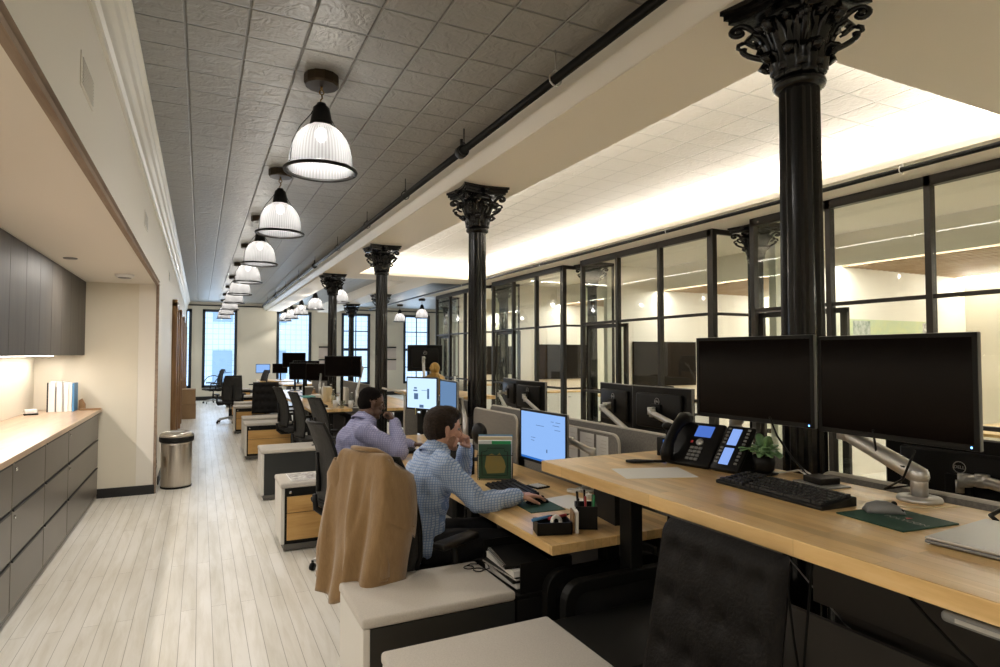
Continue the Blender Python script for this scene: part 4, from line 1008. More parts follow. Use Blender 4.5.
def mouse(loc, rz, label, body='silver'):
    t = thing('mouse', label, 'mouse', loc, rz)
    vs = []; m = MB(); prof = [(-.058, 0), (-.060, .010), (-.05, .026), (-.02, .036), (.015, .034), (.045, .022), (.058, .010), (.060, 0)]
    n = 9; V = []; F = []
    for i, (x, z) in enumerate(prof):
        for j in range(n):
            v = -1 + 2 * j / (n - 1); w = .031 * (1 - .18 * (x / .06) ** 2); V.append((x, v * w, z * (1 - .55 * abs(v) ** 3)))
    for i in range(len(prof) - 1):
        for j in range(n - 1): q = i * n + j; F.append((q, q + 1, q + n + 1, q + n))
    V += [(x, s * .031 * (1 - .18 * (x / .06) ** 2), 0) for x, z in prof for s in (-1, 1)]
    b0 = len(prof) * n
    for i in range(len(prof) - 1):
        for s, j in ((0, 0), (1, n - 1)): F.append((i * n + j, (i + 1) * n + j, b0 + (i + 1) * 2 + s, b0 + i * 2 + s))
        F.append((b0 + i * 2, b0 + i * 2 + 1, b0 + i * 2 + 3, b0 + i * 2 + 2))
    m.add(V, F, True).build('shell', M[body], t)
    MB().cyl((.032, -.004, .027), (.032, .004, .027), .009, n=12).build('wheel', M['plastic'], t)
    MB().box(.005, .056, -.024, .024, .006, .016, bev=.008).build('buttons', M['plastic'], t)
    return t
pad = thing('mouse_pad', 'dark green mouse pad with small printed letters under the mouse', 'mouse pad', (1.765, 1.07, DZ), R(-6))
MB().box(-.105, .11, -.10, .105, 0, .004, bev=.0018).build('mat', M['pad'], pad)
vs, fs = text_mesh('POLYCON', .026, .0002)
MB().add(vs, fs, False, Matrix.Translation((.0, -.03, .0042)) @ Matrix.Rotation(R(-90), 4, 'Z')).build('print', M['greyplastic'], pad)
MB().prism([(-.012, 0), (.012, 0), (0, .012)], 'xy', .0039, .0044, mat=Matrix.Translation((.028, -.02, 0))).build('printed_mark', M['red'], pad)
mouse((1.80, 1.125, DZ + .004), R(-40), 'grey and black wired mouse on the green pad', 'greyplastic').scale = (.84, .9, .9)
tag(MB().tube([(1.855, 1.14, DZ + .012), (1.93, 1.12, DZ + .004), (2.0, 1.08, DZ + .005), (2.07, 1.06, DZ + .005)], .0022, n=6).build('mouse_cable', M['manila']), 'thin cable of the mouse crossing the desk to the felt screen', 'cable')
lp = thing('laptop', 'closed silver laptop at the right edge of the standing desk', 'laptop', (1.77, .80, DZ), R(4))
MB().box(-.16, .16, -.12, .115, .003, .011, bev=.003).build('base', M['greyplastic'], lp)
MB().box(-.16, .16, -.12, .115, .012, .019, bev=.003).build('lid', M['laptop'] if 'laptop' in M else M['silver'], lp)
for a in (-.13, .13): MB().cyl((a, -.1, 0), (a, -.1, .004), .008, n=10).build('foot', M['plastic'], lp)
# desk phone with key module
ph = thing('desk_phone', 'black desk phone with blue displays and a key module', 'telephone', (1.835, 1.885, DZ), R(12))
til = Matrix.Translation((-.015, 0, .012)) @ Matrix.Rotation(R(-48), 4, 'Y')     # local x runs up the face
MB().box(0, .215, -.035, .175, -.022, 0, bev=.008, mat=til).build('body', M['plastic'], ph)
MB().box(0, .215, -.165, -.042, -.022, 0, bev=.008, mat=til).build('key_module', M['plastic'], ph)
MB().prism([(-.0, 0), (.13, 0), (.135, .015), (.115, .10), (.02, .02)], 'xz', -.02, .15).build('stand', M['plastic'], ph)
MB().prism([(-.0, 0), (.13, 0), (.135, .015), (.115, .10), (.02, .02)], 'xz', -.15, -.06).build('stand', M['plastic'], ph)
MB().box(.14, .195, .008, .085, .0005, .003, mat=til).build('display', M['lcd'], ph)
for a in (.025, .118): MB().box(a, a + .078, -.115, -.075, .0005, .003, mat=til).build('key_display', M['lcdb'], ph)
m = MB()
for i in range(4):
    for j in range(3): m.box(.022 + i * .018, .033 + i * .018, .022 + j * .020, .037 + j * .020, 0, .005, mat=til)
m.build('keypad', M['greyplastic'], ph)
m = MB()
for i in range(10): 
    for y in (-.067, -.152): m.box(.03 + i * .017 + (.008 if i > 4 else 0), .038 + i * .017 + (.008 if i > 4 else 0), y, y + .012, 0, .004, mat=til)
m.build('side_keys', M['greyplastic'], ph)
MB().cyl(til @ Vector((.112, .045, 0)), til @ Vector((.112, .045, .006)), .016, n=20).build('navigation_wheel', M['silver'], ph)
MB().box(.105, .117, .078, .088, 0, .004, mat=til).build('message_lamp', M['red'], ph)
hs = [til @ Vector(p) for p in ((.0, .15, .012), (.02, .15, .034), (.06, .15, .048), (.11, .15, .052), (.16, .15, .048), (.20, .15, .034), (.225, .15, .008))]
MB().tube(hs, [.024, .029, .023, .021, .023, .030, .026], n=14).build('handset', M['plastic'], ph)
cb = [Vector((1.80, 2.06, DZ + .012))]
MB().tube([(-.02 + .0, .16, .01), (-.05, .20, .008), (-.10, .26, .008), (-.14, .27, .009), (-.13, .24, .008), (-.06, .19, .01)], .0065, n=6).build('cord', M['plastic'], ph)
t = thing('headset_dock', 'black block-shaped dock with a round knob behind the desk phone', 'headset dock', (1.93, 2.19, DZ), R(20))
MB().box(-.03, .03, -.042, .042, 0, .085, bev=.005).build('block', M['plastic'], t)
MB().tube([(0, 0, .08), (0, 0, .125)], .010).ell((0, 0, .135), (.022, .028, .018), 14, 8).build('knob', M['plastic'], t)
MB().box(-.032, -.030, -.008, .008, .01, .075).build('light_strip', M['scrbar'], t)
t = thing('paper_sheet', 'white sheet of paper lying on the near left of the standing desk', 'paper', (1.60, 1.90, DZ), R(-20))
MB().box(-.14, .14, -.1, .1, 0, .0012).build('sheet', M['paper'], t)
# plant
pl = thing('potted_plant', 'small leafy succulent in a black pot beside the desk phone', 'plant', (1.975, 1.70, DZ))
MB().lathe([(.0, .004), (.030, .004), (.040, .02), (.043, .045), (.040, .07), (.036, .072), (.034, .06), (.0, .058)], n=24).build('pot', M['plastic'], pl)
MB().lathe([(.0, 0), (.05, 0), (.055, .006), (.0, .006)], n=24).build('saucer', M['plastic'], pl)
MB().lathe([(.0, .060), (.034, .060), (.0, .066)], n=16).build('soil', M['soil'], pl)
rnd = random.Random(3)
for k in range(30):
    a = rnd.uniform(0, 2 * PI); el = rnd.uniform(.15, 1.35); ln = rnd.uniform(.05, .085); bz = rnd.uniform(.065, .105); br = rnd.uniform(.0, .035)
    d = Vector((math.cos(a) * math.cos(el), math.sin(a) * math.cos(el), math.sin(el))); sd = Vector((-math.sin(a), math.cos(a), 0)); up_ = d.cross(sd)
    p0 = Vector((math.cos(a) * br, math.sin(a) * br, bz)); vs = []; fs = []
    for i in range(7):
        u = i / 6; w = .017 * math.sin(PI * (u * .86 + .08)) ** .8; c = p0 + d * ln * u + Vector((0, 0, -.03 * u * u))
        vs += [c - sd * w, c + up_ * -.004 * math.sin(PI * u), c + sd * w]
    for i in range(6): q = i * 3; fs += [(q, q + 1, q + 4, q + 3), (q + 1, q + 2, q + 5, q + 4)]
    MB().add(vs, fs, True).build('leaf', M['leaf'], pl, solid=.0035)
t = thing('cable_hub', 'black cable puck on a grey plate at the back of the standing desk', 'cable hub', (2.0, 1.475, DZ), R(-8))
MB().box(-.055, .05, -.085, .075, 0, .005, bev=.002).build('plate', M['greyplastic'], t)
MB().prism([(-.045, -.045), (.045, -.045), (.04, .045), (-.035, .045)], 'xy', .005, .028).build('puck', M['plastic'], t, bevel=.004)
for dx in (-.01, .012): MB().tube([(dx, .04, .018), (dx + .0, .09, .035), (dx + .02, .14, .02), (dx + .0, .19, .006), (dx - .04, .22, .005)], .003, n=6).build('cable', M['silver'], t)
tag(MB().tube([(1.965, 1.66, 1.31), (1.98, 1.64, 1.24), (2.0, 1.59, 1.16), (2.02, 1.56, 1.12), (2.01, 1.53, DZ + .008)], .004, n=6).build('monitor_cable', M['plastic']), 'thin dark cable dropping behind the left large monitor', 'cable')
tag(MB().tube([(2.0, 1.28, 1.30), (2.05, 1.30, 1.20), (2.03, 1.20, 1.19), (2.09, 1.22, 1.12), (2.04, 1.27, 1.105), (2.02, 1.2, 1.15), (2.0, 1.15, 1.25)], .004, n=6).build('monitor_cable', M['plastic']), 'dark cable looping round the silver arm behind the mouse', 'cable')
t = thing('remote_cable', 'short brown coiled cable end by the closed laptop', 'cable', (2.02, .90, DZ))
MB().tube([(-.05, .02, .006), (-.02, .05, .012), (.03, .04, .03), (.06, .0, .03), (.05, -.05, .008)], .006, n=8).build('cable', M['plastic'], t)
# device slung under the desk edge
t = thing('desk_controller', 'rounded grey hand controller fixed under the standing desk, right edge', 'controller', (1.39, .74, 1.036))
MB().box(-.035, .01, -.14, .0, -.028, -.004, bev=.011, seg=3).build('shell', M['greyplastic'], t)
MB().box(-.036, -.033, -.11, -.03, -.02, -.012).build('button_strip', M['silver'], t)
# cables hanging under the standing desk
def hang(pts, l, r=.005, mt='plastic'): tag(MB().tube(pts, r, n=6).build('hanging_cable', M[mt]), l, 'cable', 'cables under the standing desk')
def cat_(p, q, sag, n=10): 
    p, q = Vector(p), Vector(q); return [p.lerp(q, i / n) - Vector((0, 0, sag * math.sin(PI * i / n))) for i in range(n + 1)]
hang([(1.95, 1.62, 1.03), (1.96, 1.60, .8), (1.98, 1.58, .5), (2.0, 1.55, .25), (2.05, 1.5, .02)], 'straight black cable falling just right of the near tufted chair')
hang([(1.88, 1.40, 1.03), (1.87, 1.42, .8), (1.86, 1.44, .55), (1.9, 1.5, .2), (2.0, 1.55, .02)], 'second straight black cable under the standing desk')
hang(cat_((1.85, 1.28, 1.03), (2.10, .6, .5), .12), 'slanting black cable under the right half of the standing desk')
hang(cat_((1.9, 1.1, 1.03), (2.12, .5, .7), .10), 'upper slanting black cable under the right half of the standing desk', .004)
hang(cat_((2.1, 1.7, .75), (2.15, .6, .5), .20), 'thin pale cable sagging along the spine under the standing desk', .003, 'greyplastic')
hang(cat_((2.12, 2.15, .5), (2.13, 2.05, .02), 0), 'black cable seen in the bright gap behind the standing desk leg', .004)
hang([(2.05, 2.28, .55), (2.08, 2.2, .35), (2.06, 2.15, .2), (2.1, 2.1, .02)], 'curling black cable in the bright gap behind the standing desk leg', .004)

# ------------------------------------------------------------------ things on the pale-blue man's desk
SZ_ = .74
keyboard((1.66, 3.24, SZ_), R(-6), 'curved black keyboard in front of the lit blue monitor', L_=.40, W=.19)
t = thing('mouse_pad', 'dark green mouse pad under the hand of the man in pale blue', 'mouse pad', (1.63, 2.86, SZ_), R(-4))
MB().box(-.10, .10, -.12, .11, 0, .004, bev=.0018).build('mat', M['pad'], t)
mouse((1.655, 2.915, SZ_ + .004), R(4), 'black mouse under the right hand of the man in pale blue', 'plastic')
t = thing('paper_stack', 'loose white papers beside the green mouse pad', 'paper', (1.83, 2.86, SZ_), R(8))
for k in range(3): MB().box(-.105, .105, -.15 + .01 * k, .14 - .012 * k, .0012 * k, .0012 * k + .001).build('sheet', M['paper'], t)
t = thing('calculator', 'small grey calculator with white keys below the lit blue monitor', 'calculator', (1.86, 3.27, SZ_), R(10))
MB().box(-.05, .05, -.055, .055, 0, .010, bev=.003).build('body', M['plastic'], t)
m = MB()
for i in range(4):
    for j in range(5): m.box(-.038 + i * .018, -.025 + i * .018, -.045 + j * .018, -.032 + j * .018, .009, .014)
m.build('key_block', M['whiteplastic'], t)
t = thing('charging_cable', 'white coiled charging cable with plug under the lit monitor', 'cable', (1.97, 3.04, SZ_))
MB().tube([(.0 + .035 * math.cos(R(a)), .045 * math.sin(R(a)), .008 + .012 * a / 700) for a in range(0, 721, 30)], .004, n=6).tube([(.035, 0, .02), (.06, -.06, .01), (.02, -.14, .005)], .004, n=6).build('coil', M['whiteplastic'], t)
MB().box(-.02, .02, -.17, -.13, .0, .025, bev=.004).build('plug', M['whiteplastic'], t)
# organiser
o = thing('desk_organizer', 'low black desk tray holding tape and pens at the near end of the sitting desk', 'organizer', (1.46, 2.415, SZ_), R(-18))
m = MB().box(-.09, .07, -.05, .055, 0, .006)
m.box(-.09, .07, -.05, -.044, 0, .055).box(-.09, .07, .049, .055, 0, .055).box(-.09, -.084, -.05, .055, 0, .055).box(.064, .07, -.05, .055, 0, .055)
m.build('tray', M['plastic'], o)
for c, y, x, z, n in (('red', .02, .03, .05, 'red_marker'), ('whiteplastic', -.01, -.02, .05, 'white_tape'), ('blue', .03, -.05, .045, 'blue_pen')):
    if n == 'white_tape':
        q = thing('tape_roll', 'small roll of white tape in the black desk tray', 'tape', (1.46, 2.40, SZ_ + .036)); MB().tube([(.022 * math.cos(R(a)), .01 * math.sin(R(a)) * .5, .015 + .022 * math.sin(R(a))) for a in range(0, 361, 30)], .009, n=8).build('roll', M[c], q)
    else:
        q = thing(n.split('_')[1], '%s lying across the black desk tray' % n.replace('_', ' '), 'pen', (1.46 + x, 2.415 + y, SZ_ + .058)); MB().cyl((-.05, 0, 0), (.05, .01, .004), .007, n=10).build('barrel', M[c], q); MB().cyl((.05, .01, .004), (.07, .012, .005), .006, .002, n=10).build('tip', M['plastic'], q)
t = thing('pen_box', 'black pen box full of pens, right of the low desk tray', 'pen holder', (1.64, 2.43, SZ_), R(-30))
m = MB().box(-.05, .05, -.055, .055, 0, .006)
m.box(-.05, .05, -.055, -.050, 0, .105).box(-.05, .05, .050, .055, 0, .105).box(-.05, -.045, -.055, .055, 0, .105).box(.045, .05, -.055, .055, 0, .105).build('box', M['plastic'], t)
for k in range(9):
    c = ['plastic', 'red', 'greenb', 'plastic', 'manila', 'green', 'fin', 'plastic', 'green'][k]
    x, y = -.03 + .03 * (k % 3), -.032 + .032 * (k // 3)
    q = thing('pen', ['black pen at the front of the pen box', 'red pen in the pen box', 'bright green pen in the pen box', 'black pen in the middle of the pen box', 'wooden pencil in the pen box', 'dark green marker in the pen box', 'brown pencil in the pen box', 'black marker at the back of the pen box', 'second dark green marker in the pen box'][k], 'pen', (1.64 + x * .87 + y * .5, 2.43 - x * .5 + y * .87, SZ_ + .008), 0, 'pens in the black pen box')
    MB().cyl((0, 0, 0), (.008 * (k % 3 - 1), .008 * (k % 2), .125 + .008 * (k % 4)), .005, n=8).build('barrel', M[c], q)
    MB().ell((.008 * (k % 3 - 1), .008 * (k % 2), .125 + .008 * (k % 4)), (.0055, .0055, .007), 8, 6).build('end_cap', M[c], q)
t = thing('paper_wallet', 'white and brown card wallets standing between tray and pen box', 'folder', (1.555, 2.40, SZ_), R(-25))
MB().box(-.012, -.004, -.05, .05, 0, .09).build('brown_card', M['cardboard'], t); MB().box(0, .014, -.05, .05, 0, .095).build('white_card', M['whiteplastic'], t)
t = thing('magazine_file', 'dark folders standing upright behind the pen box under the raised desk', 'folder', (1.86, 2.47, SZ_), R(-8))
for k in range(4): MB().box(-.08 + k * .035, -.05 + k * .035, -.11, .11, 0, .225 + .006 * (k % 2), bev=.002).build('folder', M['plastic' if k % 2 else 'blackm'], t)
# folder rack left of the monitor
t = thing('folder_rack', 'wire rack of green and cream folders beside the thinking man', 'folder rack', (1.76, 3.66, SZ_), R(62))
m = MB()
for x in (-.10, -.04, .02, .08):
    m.tube([(x, -.11, .0), (x - .012, -.115, .16), (x - .012, .115, .16), (x, .11, 0), (x, -.11, .004)], .003, n=6)
m.tube([(-.10, -.1, .004), (.08, -.1, .004)], .003, n=6).tube([(-.10, .1, .004), (.08, .1, .004)], .003, n=6).build('wire_frame', M['black'], t)
GF = 'folders in the wire rack'
def fold(x, h, mt, l, w=.11, th=.006, lean=-4):
    q = thing('folder', l, 'folder', t.matrix_basis @ Vector((x, 0, .006)) if False else Vector((1.76, 3.66, SZ_ + .006)) + Matrix.Rotation(R(62), 3, 'Z') @ Vector((x, 0, 0)), 0, GF)
    q.rotation_euler = Euler((0, R(lean), R(62)), 'XYZ')
    MB().box(0, th, -w, w, 0, h, bev=.001).build('card', M[mt], q); return q
q = fold(-.093, .225, 'green', 'green map folder at the front of the wire rack', .105, .010)
poly = [(-.06, .04), (.05, .035), (.065, .08), (.055, .15), (.02, .165), (-.01, .15), (-.03, .17), (-.06, .12), (-.07, .08)]
MB().prism(poly, 'yz', -.0012, .0).build('map_print', M['ochre'], q)
bd = [(-.08, .025), (.082, .025), (.085, .175), (.05, .182), (.048, .20), (-.06, .20), (-.062, .18), (-.083, .178)]
MB().tube([(-.0006, a, b) for a, b in bd + bd[:1]], .0022, n=5).build('border', M['blackm'], q)
MB().box(-.001, .011, -.103, .02, .226, .245, bev=.001).build('green_tab', M['greenb'], q)
fold(-.066, .245, 'paper', 'white papers standing behind the green map folder', .108, .02)
fold(-.030, .262, 'manila', 'cream folder in the middle of the wire rack', .112, .012)
fold(-.004, .265, 'white', 'tall pale folder towards the back of the wire rack', .11, .012)
fold(.025, .27, 'blue', 'blue folder near the back of the wire rack', .112, .008)
fold(.045, .27, 'green', 'dark green folder at the back of the wire rack', .115, .008)
t = thing('desk_fan', 'small dark round device behind the thinking man, under the lit pair', 'device', (1.93, 4.30, SZ_))
MB().lathe([(.0, 0), (.06, 0), (.06, .012), (.015, .02), (.012, .12), (.0, .12)], n=20).ell((0, 0, .20), (.055, .085, .085), 18, 12).build('body', M['plastic'], t)
t = thing('magazine_file', 'black upright file box left of the green map folder', 'folder', (1.60, 3.88, SZ_), R(20))
MB().box(-.04, .04, -.1, .1, 0, .2, bev=.003).build('box', M['plastic'], t); MB().box(-.03, .03, -.09, .09, .19, .235).build('papers', M['paper'], t)

# notebooks and tray on the low cabinet
CZ2 = .502
GN = 'notebooks stacked in the black tray'
t = thing('letter_tray', 'black letter tray standing on the low cabinet', 'tray', (1.395, 2.585, CZ2))
MB().box(-.125, .14, -.19, .19, 0, .006).box(-.125, .14, -.196, -.19, 0, .13).box(-.125, .14, .19, .196, 0, .13).box(.134, .14, -.19, .19, 0, .13).build('tray', M['plastic'], t)
z = CZ2 + .007
for l, hh, mt, rz_, dx in (('white ring binder at the bottom of the tray stack', .022, 'paper', 2, 0), ('dark hardback lying in the tray stack', .016, 'blackm', -3, 0), ('brown printed catalogue in the tray stack', .012, 'printed', 4, -.01), ('thick white notepad near the top of the tray stack', .028, 'paper', -2, 0)):
    q = thing('notebook', l, 'notebook', (1.375 + dx, 2.585, z), R(rz_), GN)
    MB().box(-.11, .11, -.155, .155, 0, hh - .002, bev=.0015).build('pages', M[mt], q); MB().box(-.112, .112, -.157, .157, hh - .002, hh - .0005).build('cover', M['blackm'] if mt != 'paper' else M['whiteplastic'], q); z += hh
q = thing('notebook', 'black spiral notebook lying on top of the tray stack', 'notebook', (1.37, 2.60, z), R(-10), GN)
MB().box(-.11, .11, -.15, .15, 0, .014, bev=.002).build('cover', M['blackm'], q)
m = MB()
for k in range(16): m.tube([(-.108 + .010 * math.cos(R(a)), -.13 + k * .0165, .008 + .010 * math.sin(R(a))) for a in range(0, 361, 45)], .0014, n=5)
m.build('spiral_wire', M['silver'], q)
t = thing('eyeglasses', 'folded dark glasses lying on the cushion by the notebooks', 'glasses', (1.165, 2.66, .545), R(30))
for s in (-1, 1): MB().tube([(.022 * math.cos(R(a)) , s * .028 + .024 * math.sin(R(a)), 0) for a in range(0, 361, 30)], .0028, n=6).build('rim', M['plastic'], t)
MB().tube([(.0, -.05, 0), (.05, -.055, -.003), (.09, -.02, -.006)], .0025, n=6).tube([(.0, .05, 0), (.05, .055, -.003), (.09, .01, -.006)], .0025, n=6).build('temples', M['plastic'], t)
# magazines on pedestal C
for l, x, w_, rz_ in (('open magazine, left one on the oak-fronted pedestal cushion', .80, .30, 1), ('open magazine, right one on the oak-fronted pedestal cushion', 1.09, .25, -2)):
    t = thing('magazine', l, 'magazine', (x, 5.31, .533), R(rz_), 'magazines on the pedestal')
    MB().box(-w_ / 2 + .01, w_ / 2 - .01, -.16, .14, 0, .008).build('pages', M['paper'], t)
    MB().box(-w_ / 2 + .02, w_ / 2 - .02, -.145, .12, .008, .0095).build('printed_page', M['printed'], t)

# ------------------------------------------------------------------ things on the lavender man's desk
keyboard((1.53, 5.02, SZ_), R(0), 'black keyboard in front of the man in lavender', L_=.42)
t = thing('paper_stack', 'white papers spread on the lavender-shirted man\'s desk', 'paper', (1.60, 5.5, SZ_), R(14))
for k in range(4): MB().box(-.12 + .01 * k, .11, -.15, .14 - .02 * k, .0012 * k, .0012 * k + .001).build('sheet', M['paper'], t)

# bust, bottle, red box on the raised opposite desk
t = thing('wooden_bust', 'golden brown bust of a rounded head and shoulders by the second column', 'statue', (2.47, 6.78, 1.06), R(0))
m = MB().lathe([(.0, 0), (.10, 0), (.10, .03), (.075, .05), (.10, .10), (.125, .18), (.115, .225), (.06, .255), (.042, .27), (.04, .29)], n=26)
m.ell((0, 0, .325), (.060, .058, .070), 18, 14).ell((-.02, -.056, .32), (.012, .012, .02), 8, 6).ell((-.058, 0, .325), (.012, .01, .016), 8, 6)
m.ell((0, -.11, .19), (.04, .03, .06), 12, 8).ell((0, .11, .19), (.04, .03, .06), 12, 8)
fuse(m, 'figure', M['gold'], t, .006, 4)
t = thing('spray_bottle', 'white tapered bottle standing right of the wooden bust', 'bottle', (2.66, 6.62, 1.06))
MB().lathe([(.0, 0), (.036, 0), (.038, .01), (.036, .10), (.018, .16), (.013, .17), (.013, .19)], n=20).build('body', M['whiteplastic'], t)
MB().lathe([(.0, .19), (.016, .19), (.012, .23), (.0, .232)], n=14).build('cap', M['whiteplastic'], t)
t = thing('small_box', 'red box lid between the bust and the white bottle', 'box', (2.60, 6.78, 1.06))
MB().box(-.04, .04, -.08, .08, 0, .10, bev=.004).build('body', M['plastic'], t); MB().box(-.042, .042, -.082, .082, .10, .125, bev=.004).build('lid', M['red'], t)
t = thing('plush_toy', 'small pinkish tan toy left of the wooden bust', 'toy', (2.36, 7.15, 1.06))
m = MB().ell((0, 0, .06), (.05, .05, .06), 14, 10).ell((0, 0, .14), (.04, .04, .045), 14, 10).ell((-.02, .05, .06), (.02, .03, .02), 10, 6).ell((-.02, -.05, .06), (.02, .03, .02), 10, 6).ell((0, .03, .185), (.012, .014, .016), 8, 6).ell((0, -.03, .185), (.012, .014, .016), 8, 6)
fuse(m, 'body', M['skin'], t, .006, 3)

# ------------------------------------------------------------------ far desks
for y0, y1, l in ((9.15, 10.95, 'far maple desk beyond the gap, nearest of the far row'), (11.0, 12.8, 'second maple desk of the far row'), (12.85, 14.6, 'third maple desk of the far row')):
    desk_obj(y0, y1, .74, l, x0=1.45, x1=2.04)
for y0, y1, l in ((9.0, 10.95, 'far desk across the screens, nearest'), (11.0, 12.8, 'far desk across the screens, second')):
    desk_obj(y0, y1, .74, l, x0=2.50, x1=3.25)
t = desk_obj(19.6, 21.0, .74, 'small far desk in front of the window wall', x0=1.6, x1=2.6)
t = desk_obj(17.2, 18.8, .74, 'far desk right of the window chair', x0=2.0, x1=2.9)
for y0, y1, l in ((9.2, 11.4, 'grey felt screen of the far desks, nearer'), (12.05, 14.5, 'grey felt screen of the far desks, farther')): screen_panel(2.32, y0, y1, .60, 1.08, l)
GM = 'small monitors on the far desks'
def fm(x, y, face, zc, l, scr='off', w=.52, h=.32): return monitor_obj(w, h, scr, l, GM, (x, y, zc), face, logo=False)
def fst(x, y, face, zc, l, arm=None, dz=.74, **k):
    m = fm(x, y, face, zc, l, **k)
    c, s_ = -math.cos(R(face)) * .075, -math.sin(R(face)) * .075; inv = m.matrix_basis.inverted()
    if arm: arm_obj(arm, [(arm[0], arm[1], arm[2] + .25), (x + c * 1.3, y + s_ * 1.3 - .08, zc - .02), (x + c, y + s_, zc)], m, r=.018); return m
    q = MB().box(x + c - .1, x + c + .1, y + s_ - .1, y + s_ + .1, dz, dz + .012, bev=.004).box(x + c - .02, x + c + .02, y + s_ - .02, y + s_ + .02, dz + .012, zc + .02, bev=.004)
    q.v = [inv @ v for v in q.v]; q.build('stand', M['plastic'], m); return m
fst(1.97, 9.75, 232, 1.36, 'black-faced monitor standing left of the third column')
fst(2.14, 9.42, 185, 1.36, 'angled grey-edged monitor touching the black-faced one', (2.12, 9.22, .74))
fst(1.78, 12.25, 250, 1.22, 'far dark monitor above the tufted leather chair')
fst(1.98, 11.9, 222, 1.21, 'far greyish monitor right of the one above the tufted chair', (1.95, 11.4, .74))
fst(1.98, 13.2, 262, 1.25, 'far dark monitor left of the fourth column')
fst(1.85, 14.1, 240, 1.42, 'far brown-black monitor raised above the others')
fst(2.35, 17.6, 200, 1.30, 'tiny far monitor below the second window, raised')
fst(1.75, 20.3, 260, 1.1, 'tiny far monitor with a blue lit screen', scr='scr', w=.42, h=.28)
fst(2.25, 20.3, 250, 1.1, 'tiny dark far monitor beside the blue lit one', w=.46, h=.30)
fst(2.5, 18.3, 240, 1.12, 'tiny dark far monitor left of the second window', w=.5, h=.3)
# clutter on the far desks
rnd = random.Random(11)
def bottle(x, y, l, mt, h=.22, r=.035, z=.74):
    t = thing('bottle', l, 'bottle', (x, y, z), 0, 'bottles and cups on the far desks')
    MB().lathe([(.0, 0), (r, 0), (r, h * .65), (r * .4, h * .85), (r * .4, h * .95)], n=14).build('body', M[mt], t); MB().lathe([(.0, h * .95), (r * .45, h * .95), (r * .45, h), (.0, h)], n=12).build('cap', M['whiteplastic'], t)
def cup(x, y, l, mt, h=.11, z=.74):
    t = thing('cup', l, 'cup', (x, y, z), 0, 'bottles and cups on the far desks')
    MB().lathe([(.0, 0), (.032, 0), (.042, h), (.038, h), (.030, .01), (.0, .01)], n=14).build('body', M[mt], t)
    MB().tube([(.036, 0, h * .25), (.06, 0, h * .35), (.06, 0, h * .7), (.04, 0, h * .8)], .005, n=6).build('handle', M[mt], t)
for x, y, l, mt, h in ((1.95, 10.15, 'clear bottle on the nearest far desk', 'clear', .24), (2.02, 9.9, 'white bottle on the nearest far desk', 'whiteplastic', .20), (2.12, 9.55, 'clear bottle beside the white one', 'clear', .22), (1.98, 11.2, 'tall white bottle on the second far desk', 'whiteplastic', .30), (2.08, 11.05, 'clear tall bottle on the second far desk', 'clear', .28), (1.9, 11.7, 'small brown bottle on the second far desk', 'cardboard', .18)): bottle(x, y, l, mt, h)
for x, y, l, mt in ((1.85, 9.45, 'white cup at the near corner of the far desk', 'whiteplastic'), (1.93, 9.35, 'clear cup beside the white cup', 'clear'), (2.05, 9.3, 'white mug by the far felt screen', 'whiteplastic'), (2.0, 10.5, 'cream cup on the far desk', 'manila'), (1.86, 11.3, 'red-brown mug on the second far desk', 'cardboard')): cup(x, y, l, mt)
for x, y, w_, d_, h_, l, mt in ((1.75, 10.6, .16, .22, .12, 'white file box on the nearest far desk', 'whiteplastic'), (1.98, 10.8, .10, .25, .24, 'upright manila folders on the far desk', 'manila'), (2.12, 10.1, .06, .25, .26, 'upright cream folders by the far felt screen', 'white'), (1.95, 12.7, .2, .25, .15, 'small grey box on the third far desk', 'greyplastic')):
    t = thing('file_box', l, 'box', (x, y, .74), R(rnd.uniform(-10, 10)), 'file boxes on the far desks')
    MB().box(-w_ / 2, w_ / 2, -d_ / 2, d_ / 2, 0, h_, bev=.003).build('box', M[mt], t); MB().box(-w_ / 2 + .01, w_ / 2 - .01, -d_ / 2 + .01, d_ / 2 - .01, h_ - .001, h_ + .012).build('papers', M['paper'], t)
keyboard((1.68, 9.75, .74), R(0), 'black keyboard on the nearest far desk')
t = thing('paper_stack', 'white papers on the nearest far desk', 'paper', (1.62, 9.35, .74), R(10))
MB().box(-.1, .1, -.14, .14, 0, .004).build('sheet', M['paper'], t)

# wall papers on the back wall between the windows
for x, w_, l in ((4.02, .34, 'papers pinned in two rows left of the fourth column'), (6.55, .36, 'paper sheets pinned between the two right-hand windows')):
    t = thing('wall_calendar', l, 'wall papers', (x, YB - .004, 0), 0, 'sheets on the back wall')
    for z in (1.12, 1.58): MB().box(-w_ / 2, w_ / 2, -.004, 0, z - .18, z + .20).build('sheet', M['metalred'], t); MB().box(-w_ / 2, w_ / 2, -.03, -.004, z + .20, z + .25).build('shelf_rail', M['black'], t)

